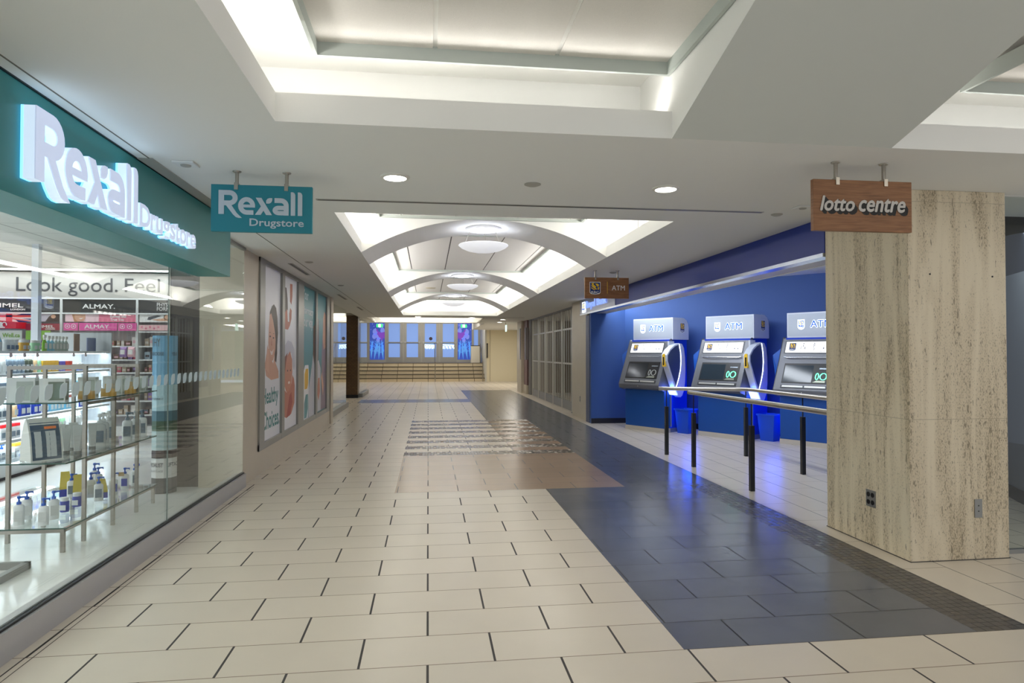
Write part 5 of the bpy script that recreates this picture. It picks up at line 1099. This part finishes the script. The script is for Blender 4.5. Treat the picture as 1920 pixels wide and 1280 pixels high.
    q = MB(); q.add([(xb+.002, .02, .80), (xb+.002, .06, .80), (xb+.002, .17, .66), (xb+.002, .10, .67)], [(0, 1, 2, 3)]); q.add([(xa, .02, .80), (xa, .06, .80), (xa, .17, .66), (xa, .10, .67), (xb+.001, .02, .80), (xb+.001, .06, .80), (xb+.001, .17, .66), (xb+.001, .10, .67)], [(0, 1, 2, 3), (0, 1, 5, 4), (1, 2, 6, 5), (2, 3, 7, 6), (3, 0, 4, 7)]); q.build('glow_wedge', emis('wedge_glow', (.35, .5, 1), 1.6), t)
    g2 = frame(((xa+xb)/2-.005, -.112, 1.27), (1, 0, 0), (0, 0, 1), (0, -1, 0)); q = MB(); q.ext([(-.028, -.11), (.028, -.11), (.028, .09), (.015, .11), (-.015, .11), (-.028, .09)], g2, -.03, .004); q.build('card_reader_bezel', GOLD, t); q = MB(); q.ext(rect(-.012, -.085, .012, .055), g2, .004, .008); q.build('reader_slot', BLACK, t)
    # left privacy plate, leaning outwards
    q = MB(); q.add([(-.01, .14, 1.50), (-.17, .10, 1.36), (-.17, .10, 1.30), (-.09, .06, .92), (-.02, .06, .95), (-.01, .17, 1.50), (-.17, .13, 1.36), (-.17, .13, 1.30), (-.09, .09, .92), (-.02, .09, .95)], [(0, 1, 2, 3, 4), (9, 8, 7, 6, 5), (0, 5, 6, 1), (1, 6, 7, 2), (2, 7, 8, 3), (3, 8, 9, 4), (4, 9, 5, 0)]); q.build('left_privacy_plate', mat('plate_blue', rgb(20, 90, 190), .35), t)
    MB().box(Wd-.008, Wd+.012, .17, .18, .1, 1.6).build('blue_light_strip', LEDB, t); MB().box(Wd-.01, Wd+.03, .16, .17, .1, .95).build('light_cover', mat('atm_side_cover', rgb(120, 140, 190), .4, .3), t)
    MB().box(.0, .01, .17, .18, .1, 1.5).build('blue_light_strip', LEDB, t)
    l = bpy.data.lights.new('blue_glow', 'AREA'); l.shape = 'RECTANGLE'; l.size = .12; l.size_y = 1.0; l.energy = 9; l.color = (.02, .10, 1)
    o = bpy.data.objects.new('blue_glow', l); COL.objects.link(o); o.parent = t; o.location = (Wd+.05, .5, .75); o.rotation_euler = (0, D(-90), 0)
    return t
RZ = D(-60)
ATMP = [((3.618, 11.695, 0), 'farthest of the three cash machines, with grey unlit keypad rings', False), ((4.552, 10.60, 0), 'middle of the three cash machines, with green glowing keypad rings', True), ((5.398, 9.49, 0), 'cash machine nearest the stone pillar, partly hidden behind it', True)]
for loc, L, lit in ATMP: atm(L, loc, RZ, lit)
# waste bins
def binn(x, y, L):
    t = thing('waste_bin', L, 'waste bin', (x, y, 0), D(-60), 'blue waste bins between the cash machines'); w0, w1, d0, d1 = .11, .145, .09, .12
    q = MB(); z0, z1 = 0, .42
    A_ = [(-w0, -d0, 0), (w0, -d0, 0), (w0, d0, 0), (-w0, d0, 0), (-w1, -d1, z1), (w1, -d1, z1), (w1, d1, z1), (-w1, d1, z1)]
    q.add(A_, [(0, 3, 2, 1), (0, 1, 5, 4), (1, 2, 6, 5), (2, 3, 7, 6), (3, 0, 4, 7)]); i_ = .006; q.add([(-w1+i_, -d1+i_, z1), (w1-i_, -d1+i_, z1), (w1-i_, d1-i_, z1), (-w1+i_, d1-i_, z1), (-w0+i_, -d0+i_, .01), (w0-i_, -d0+i_, .01), (w0-i_, d0-i_, .01), (-w0+i_, d0-i_, .01)], [(0, 4, 5, 1), (1, 5, 6, 2), (2, 6, 7, 3), (3, 7, 4, 0), (4, 7, 6, 5)])
    BB = mat('bin_blue', rgb(16, 74, 190), .45); q.build('tub', BB, t)
    r = MB(); e_ = .012
    for a, b, c, d_ in ((-w1-e_, w1+e_, -d1-e_, -d1), (-w1-e_, w1+e_, d1, d1+e_), (-w1-e_, -w1, -d1, d1), (w1, w1+e_, -d1, d1)): r.box(a, b, c, d_, z1-.02, z1+.006)
    r.build('rolled_rim', BB, t)
binn(4.455, 10.90, 'blue waste bin between the farthest and middle cash machines'); binn(5.398, 9.795, 'blue waste bin between the middle and nearest cash machines')

# ------------------------------------------------------------ queue rails
def rail(label, posts, path):
    t = thing('queue_rail', label, 'handrail', (posts[0][0], posts[0][1], 0), 0, 'queue rails in front of the cash machines')
    for x, y in posts:
        MB().box(x-.022, x+.022, y-.022, y+.022, 0, .66).build('post', mat('post_black', rgb(24, 24, 24), .4), t, world=True)
        q = MB(); q.box(x-.005, x+.005, y-.005, y+.005, .66, .88); q.build('post_stem', BLACK, t, world=True)
    q = MB(); q.tube(path, .026, 16); q.build('rail_tube', STEEL, t, world=True, smooth=True)
rail('longer stainless queue rail on three black posts, bending towards the machines', [(3.25, 8.63), (4.266, 8.362), (4.282, 7.036)], [(3.15, 8.66, .905), (3.5, 8.57, .905), (4.12, 8.42, .905), (4.22, 8.36, .905), (4.276, 8.2, .905), (4.285, 7.0, .905), (4.29, 5.1, .905)])
rail('nearer straight stainless queue rail on two black posts beside the stone pillar', [(3.232, 7.665), (3.255, 6.262)], [(3.23, 7.8, .905), (3.235, 7.7, .905), (3.26, 6.2, .905), (3.28, 4.98, .905)])

# ------------------------------------------------------------ shuttered shop
gx = 3.42; GA, GB = 14.95, 21.3
gt = thing('folding_gate', 'tall silver folding grille closed across the shop front', 'security gate', (gx, 18, 0))
MB().box(gx-.03, gx+.03, 14.9, 15.06, 0, ZC).build('end_post', ALU, gt, world=True); MB().box(gx-.02, gx+.02, 15.06, GB, 0, .22).build('bottom_panel', ALUD, gt, world=True)
MB().box(gx-.03, gx+.03, 15.06, GB, ZC-.05, ZC).build('track', ALUD, gt, world=True)
nb = 26
for k in range(nb):
    y = 15.2+(GB-15.3)*k/(nb-1); w = .016 if k % 5 else .045
    MB().box(gx-w*.6, gx+w*.6, y-w, y+w, .0, ZC-.05).build('upright', mat('gate_silver', rgb(206, 204, 192), .4, .35), gt, world=True)
for z in (1.13, 1.98): MB().box(gx-.012, gx+.012, 15.06, GB, z-.02, z+.02).build('cross_bar', mat('gate_silver', rgb(206, 204, 192), .4, .35), gt, world=True)
q = MB(); q.box(gx-.045, gx-.03, 14.96, 15.0, 1.1, 1.35); q.box(gx-.045, gx-.03, 14.96, 15.0, .85, .92); q.build('lock_plate', BLACK, gt, world=True)
pane('window_7', gx+.0, gx+.01, 14.3, 14.9, .02, ZC)
struct(MB().box(3.3, 3.5, 14.3, 14.9, 0, .02).build('trim_21', ALUD)); struct(MB().box(3.39, 3.5, 14.86, 14.9, 0, ZC).build('trim_22', ALU))
shopw = mat('dim_shop_wall', rgb(120, 104, 84), .6, noise=.3, nscale=2)
struct(MB().box(6.4, 6.5, 12.9, 22.5, 0, 2.6).build('wall_gate_shop', shopw)); struct(MB().box(3.55, 6.4, 12.9, 13.0, 0, 2.6).build('wall_gate_shop_near', shopw)); struct(MB().box(3.55, 6.4, 22.4, 22.5, 0, 2.6).build('wall_gate_shop_far', shopw))
for i, (y, x, w, h, c, L) in enumerate(((15.6, 4.6, .5, 1.5, rgb(70, 52, 40), 'dark brown display cabinet behind the near end of the folding gate'), (17.0, 5.0, .7, 2.0, rgb(150, 124, 88), 'light wood display cabinet behind the middle of the folding gate'), (18.6, 4.5, .5, 1.3, rgb(60, 70, 66), 'dark green display cabinet behind the folding gate'), (20.2, 4.8, .6, 1.9, rgb(130, 90, 70), 'reddish brown display cabinet behind the far end of the folding gate'))):
    t = thing('display_cabinet', L, 'cabinet', (x, y, 0)); cm = mat('cabinet_wood_%d' % i, c, .5)
    q = MB(); q.box(-.2, .2, -w, w, 0, .12); q.box(.16, .2, -w, w, .12, h); q.box(-.2, .2, -w, -w+.04, .12, h); q.box(-.2, .2, w-.04, w, .12, h); q.box(-.2, .2, -w, w, h, h+.04); q.build('carcass', cm, t)
    for k in range(1, 4): MB().box(-.2, .16, -w+.04, w-.04, h*k/4, h*k/4+.025).build('shelf', cm, t)
    q = MB(); q.box(-.12, .1, -w+.1, w-.1, h*.25+.025, h*.25+.2); q.build('folded_goods', CM[(i*3+4) % 10], t); q = MB(); q.box(-.12, .1, -w+.15, w-.15, h*.5+.025, h*.5+.2); q.build('folded_goods', CM[(i*3+1) % 10], t)
# beyond the gate
struct(MB().box(3.36, 3.6, 21.3, 21.75, 0, ZC).build('trim_23', BLACK if False else ALUD))
mp_ = MB(); mp_.box(3.3, 3.6, 21.75, 22.4, .3, ZC); struct(mp_.build('wall_mauve', mat('mauve_panel', rgb(140, 112, 108), .4))); struct(MB().box(3.28, 3.6, 21.75, 22.4, 0, .3).build('trim_24', STONE))
struct(MB().box(3.2, 3.6, 22.4, 23.4, 0, ZC).build('trim_25', STONE))
for y0, y1, L in ((21.68, 22.1, 'nearer flat grey blade sign projecting from the mauve panel'), (22.5, 22.8, 'farther flat grey blade sign projecting from the stone column')):
    t = thing('blade_sign', L, 'sign', (3.1, (y0+y1)/2, 1.16)); xb0 = 3.0+(y0 < 22.2)*.06+.18; MB().box(xb0, xb0+.11, y0, y0+.05, 1.16, 2.24).build('panel', mat('blade_grey', rgb(150, 142, 142), .4), t, world=True); MB().box(xb0-.012, xb0, y0, y0+.05, 1.16, 2.24).build('edge_strip', mat('blade_edge', rgb(214, 218, 232), .4), t, world=True)
# far passage, cream wall, stairs, doors
struct(MB().box(2.78, 4.3, 31.4, 31.6, 0, 2.7).build('wall_cream', CREAMW)); struct(MB().box(2.72, 2.80, 31.38, 38, 0, 3.3).build('wall_stair_side', mat('stair_side_white', rgb(206, 204, 192), .6)))
struct(MB().box(2.95, 2.97, 31.385, 31.4, 0, 2.5).build('trim_26', mat('seam', rgb(170, 160, 136), .8)))
pane('window_8', 4.3, 5.0, 31.4, 31.41, 0, 2.5); struct(MB().box(4.28, 4.36, 31.36, 31.44, 0, 2.5).build('trim_27', ALU)); struct(MB().box(4.5, 4.56, 31.36, 31.44, 0, 2.5).build('trim_28', ALU))
struct(MB().box(4.3, 9, 35, 35.1, 0, 2.6).build('wall_passage_end', CREAMW)); struct(MB().box(3.6, 9, 23.4, 23.5, 0, 2.6).build('wall_passage_near', CREAMW)); struct(MB().box(9, 9.1, 23, 35, 0, 2.6).build('wall_passage_right', CREAMW))
cc = MB()
for x0, x1, y0, y1, z in ((2.15, 9, 24.5, 31.4, ZC), (4.3, 9, 31.4, 35, ZC)): cc.add([(x0, y0, z), (x0, y1, z), (x1, y1, z), (x1, y0, z)], [(0, 1, 2, 3)])
cc.box(2.72, 4.3, 31.3, 31.4, 2.49, 2.7)
struct(cc.build('ceiling_passage', CEIL))
hc = MB(); hc.add([(-8, 24.5, 3.3), (-8, 38, 3.3), (2.8, 38, 3.3), (2.8, 24.5, 3.3)], [(0, 1, 2, 3)]); hc.box(-8, 2.15, 24.45, 24.5, ZC, 3.3); hc.box(2.10, 2.15, 24.5, 31.4, ZC, 3.3)
struct(hc.build('ceiling_landing', CEIL))
YS = 31.55; RS = .178
RISER = tile_mat('stair_riser_tile', rgb(208, 192, 160), rgb(96, 82, 62), tw=.74, th=3, jx=.012, jy=.0, rough=.4, stagger=False, var=.04)
NOSE = mat('stair_nosing', rgb(70, 62, 50), .5)
for k in range(5):
    y = YS+.32*k; m = MB(); m.box(-8, 2.72, y, y+.32 if k < 4 else 38, 0 if k == 0 else 0, RS*(k+1)-.03); m.mat(1).box(-8, 2.72, y-.015, y+.32 if k < 4 else 38, RS*(k+1)-.03, RS*(k+1))
    struct(m.build('trim_step', [RISER, NOSE if k < 4 else mat('landing_tile', rgb(120, 112, 100), .35)]))
ZL = RS*5
hr = thing('stair_handrail', 'thin steel handrail running up the middle of the far stairs', 'handrail', (1.02-.0, 31.5, 0)); xh = .33
q = MB(); q.tube([(xh, 31.45, 0), (xh, 31.45, .95), (xh, 33.1, ZL+.95), (xh, 33.1, ZL)], .022, 8); q.build('rail_tube', STEEL, hr, world=True)
hr = thing('stair_handrail', 'thin steel handrail against the right wall of the far stairs', 'handrail', (2.6, 31.5, 0)); q = MB(); q.tube([(2.62, 31.45, 0), (2.62, 31.45, .95), (2.62, 33.1, ZL+.95), (2.62, 33.1, ZL)], .022, 8); q.build('rail_tube', STEEL, hr, world=True)
# doors: frames and lit glass
YD = 34.5; DAY = emis('dusk_daylight_glass', (.24, .40, .86), .27)
def sx(px): return (px-803)/1222*34.75
def gdoor(n, x0, x1, left):
    w = .13; m = MB(); z0 = ZL+.01; z1 = ZL+2.15
    m.box(x0, x0+w, YD-.04, YD+.04, z0, z1); m.box(x1-w, x1, YD-.04, YD+.04, z0, z1); m.box(x0+w, x1-w, YD-.04, YD+.04, z0, z0+.26); m.box(x0+w, x1-w, YD-.04, YD+.04, z1-.12, z1); m.box(x0+w, x1-w, YD-.03, YD+.03, z0+.98, z0+1.06)
    d = m.build('door_%d' % n, mat('door_bronze_grey', rgb(166, 164, 158), .4, .4)); struct(d)
    q = MB(); q.box(x0+w, x1-w, YD-.005, YD+.005, z0+.26, z1-.12); o = q.build('door_glass', DAY, d, world=True)
    q = MB(); q.tube([(x0+.03, YD-.09, z0+1.02), (x1-.03, YD-.09, z0+1.02)], .022, 8); q.box(x0+.02, x0+.1, YD-.1, YD-.04, z0+.98, z0+1.08); q.box(x1-.1, x1-.02, YD-.1, YD-.04, z0+.98, z0+1.08); q.build('push_bar', ALU, d, world=True)
    return d
dn = 0
for a, b in ((726.5, 756), (759, 789), (792, 822), (825, 855)):
    dn += 1; gdoor(dn, sx(a), sx(b), 0)
for a, b in ((622, 650), (652, 684), (590, 619)):
    dn += 1; gdoor(dn, sx(a), sx(b), 0)
fm = MB(); zt_ = 3.3
for a, b in ((756, 759), (789, 792), (822, 825), (724, 726.5), (855, 857), (883, 887), (650, 652), (619, 622), (684, 697)): fm.box(sx(a), sx(b), YD-.06, YD+.06, ZL, zt_)
fm.box(-8, 2.72, YD-.06, YD+.06, ZL+2.16, zt_); fm.box(sx(697), sx(724), YD-.06, YD+.06, ZL, ZL+.14); fm.box(sx(857), sx(883), YD-.06, YD+.06, ZL, ZL+.14); fm.box(-8, sx(590), YD-.06, YD+.06, ZL, zt_); fm.box(sx(895), 2.72, YD-.06, YD+.06, ZL, zt_)
struct(fm.build('wall_door_frames', mat('door_frame_grey', rgb(176, 174, 166), .45, .3)))
struct(MB().box(sx(887), sx(895), YD, YD+.01, ZL, ZL+2.16).build('window_9', DAY))
# lettering on the doors
def doorlet(x0, x1, z0, z1, s, par):
    fr = FC(0, YD-.006, 0); text(q := MB(), s, fr, x0, z0, x1, z1, 0, .002, bold=.01); return q
GLW = emis('bright_cyan_letters', (.75, 1, 1), 1.3)  # cyan vinyl strokes with their own emission
sg = thing('door_vinyl', 'bright pale cyan vinyl script across the two right-hand doors', 'vinyl lettering', (sx(825), YD-.006, ZL+.6))
for a, b in ((796, 815), (828, 851)):
    q = MB(); fr = FC(0, YD-.006, 0); x0 = sx(a); x1 = sx(b); random.seed(a)
    for k in range(4):
        xx = x0+(x1-x0)*(k+.5)/4; ext_stroke(q, [(xx-.06, ZL+.92), (xx-.02, ZL+.72+.05*random.random()), (xx+.03, ZL+.88), (xx+.06, ZL+.70)], .035, fr, 0, .002)
    ext_stroke(q, [(x0, ZL+.93), (x1, ZL+.90)], .03, fr, 0, .002); q.build('script_stroke', GLW, sg, world=True)
m = MB(); m.ext(circ(sx(807.5), ZL+1.24, .09, 20), FC(0, YD-.006, 0), 0, .004); tag(m.build('round_door_sticker', mat('sticker_dark', rgb(70, 50, 60), .5)), 'round dark sticker on the third far door', 'sticker')
# painted side panels
MU0 = emis('mural_blue', (.04, .09, .5), 0.3); MU1 = emis('mural_light_blue', (.10, .34, .80), 0.36); MU2 = emis('mural_purple', (.20, .05, .5), 0.34); MU3 = emis('mural_lilac', (.2, .26, .8), 0.33); MU4 = emis('mural_pink_dots', (.5, .45, .9), 0.5)
def mural(x0, x1, flip, L):
    t = thing('window_mural', L, 'mural', ((x0+x1)/2, YD, ZL+.14)); z0, z1 = ZL+.14, ZL+2.16; w = x1-x0; h = z1-z0
    fr = FC(0, YD-.01, 0); PT_ = lambda u, v: (x0+(1-u if flip else u)*w, z0+v*h)
    q = MB(); q.ext(rect(x0, z0, x1, z1), fr, 0, .005); q.build('blue_ground', MU0, t, world=True)
    def sh_(poly, m, nm, d):
        P_ = [PT_(*p) for p in poly]; a = sum(P_[i][0]*P_[(i+1) % len(P_)][1]-P_[(i+1) % len(P_)][0]*P_[i][1] for i in range(len(P_))); P_ = P_ if a > 0 else P_[::-1]
        q = MB(); q.ext(P_, fr, .005+d, .006+d); return q.build(nm, m, t, world=True)
    for cx, cy, r in ((.35, .72, .16), (.6, .62, .2), (.3, .6, .14), (.85, .75, .15), (.55, .5, .12)): sh_(circ(cx, cy, r, 14, r*.5), MU3, 'cloud_shape', .001)
    sh_([(.42, .76), (.5, .80), (.56, .73), (.66, .71), (.8, .70), (1, .72), (1, .60), (.95, .52), (.88, .58), (.84, .50), (.76, .48), (.72, .56), (.62, .58), (.55, .63), (.48, .66), (.52, .7)], MU2, 'purple_figure', .003)
    for k, (bx, by, an, ln) in enumerate(((.1, .02, 80, .5), (.3, .0, 60, .5), (.6, .0, 75, .5), (.9, .0, 110, .5), (.05, .25, 30, .35), (.95, .2, 140, .4), (.5, .15, 95, .35))):
        a = D(an); ex = bx+math.cos(a)*ln*.6; ey = by+math.sin(a)*ln; nx_ = -math.sin(a)*.05; ny_ = math.cos(a)*.03
        sh_([(bx, by), ((bx+ex)/2+nx_*1.6, (by+ey)/2+ny_), (ex, ey), ((bx+ex)/2-nx_*1.6, (by+ey)/2-ny_)], MU1, 'leaf_shape', .004)
        for s_ in (.35, .6, .8):
            cx, cy = bx+(ex-bx)*s_, by+(ey-by)*s_
            for sg_ in (-1, 1):
                b_ = a+sg_*.9; sh_([(cx, cy), (cx+math.cos(b_)*.12+.02, cy+math.sin(b_)*.07), (cx+math.cos(b_)*.2, cy+math.sin(b_)*.11), (cx+math.cos(b_)*.12-.03, cy+math.sin(b_)*.07)], MU1, 'leaf_shape', .005)
    for a_ in (65, 80, 95, 110): b_ = D(a_); sh_([(.8, .72), (.8+math.cos(b_)*.35+.02, .72+math.sin(b_)*.22), (.8+math.cos(b_)*.4, .72+math.sin(b_)*.24), (.8+math.cos(b_)*.35-.03, .72+math.sin(b_)*.22)], MU3, 'frond_shape', .004)
    for k in range(9): sh_(circ(.08+.1*k % .9, .78+.2*((k*37) % 10)/10, .018, 6, .009), MU4, 'dot', .006)
mural(sx(697), sx(724), False, 'blue painted window mural left of the far doors'); mural(sx(857), sx(883), True, 'blue painted window mural right of the far doors')
for x, L in ((-2.35, 'green running-man exit sign over the left mural'), (1.74, 'green running-man exit sign over the right mural')):
    t = thing('exit_sign', L, 'exit sign', (x, 32.2, 2.62)); MB().box(x-.15, x+.15, 32.2, 32.24, 2.63, 2.79).build('sign_box', emis('exit_green', (.02, .45, .12), .8), t, world=True)
    q = MB(); fr = FC(x, 32.2, 2.71); q.ext(rect(-.055, -.07, .055, .07), fr, 0, .002); q.build('white_field', emis('exit_white', (.85, 1, .9), 1.2), t, world=True)
    q = MB(); q.ext(circ(.0, .045, .014, 8), fr, .002, .004); ext_stroke(q, [(0, .03), (-.01, -.01), (.02, -.05)], .014, fr, .002, .004); ext_stroke(q, [(-.01, -.01), (-.035, -.04)], .012, fr, .002, .004); ext_stroke(q, [(-.03, .01), (0, .025), (.03, .01)], .01, fr, .002, .004); q.build('running_figure', emis('exit_green', (.02, .45, .12), .8), t, world=True)
    q = MB(); q.box(x-.01, x+.01, 32.21, 32.23, 2.79, 3.3); q.build('stem', STEEL, t, world=True)
# bins on the landing
t = thing('litter_bin', 'stainless steel litter bin with black lid at the top of the far stairs', 'litter bin', (2.37, 33.2, ZL)); q = MB(); q.box(-.22, .22, -.2, .2, 0, .84); q.build('steel_body', mat('bin_steel', rgb(214, 208, 192), .35, .3), t); MB().box(-.23, .23, -.21, .21, .84, .88).build('lid', BLACK, t, bevel=.01)
struct(MB().box(-8.1, 3, 38, 38.1, 0, 3.4).build('wall_end', DARK))
# tactile fire extinguisher recess on the cream wall
t = thing('wall_intercom', 'narrow black strip fixture on the pale wall beside the stairs', 'wall fixture', (2.86, 31.38, 1.4)); MB().box(2.79, 2.86, 31.36, 31.40, 1.15, 1.85).build('strip', mat('strip_dark', rgb(70, 66, 60), .5), t, world=True); MB().box(2.80, 2.85, 31.34, 31.36, 1.78, 1.85).build('cap', BLACK, t, world=True)
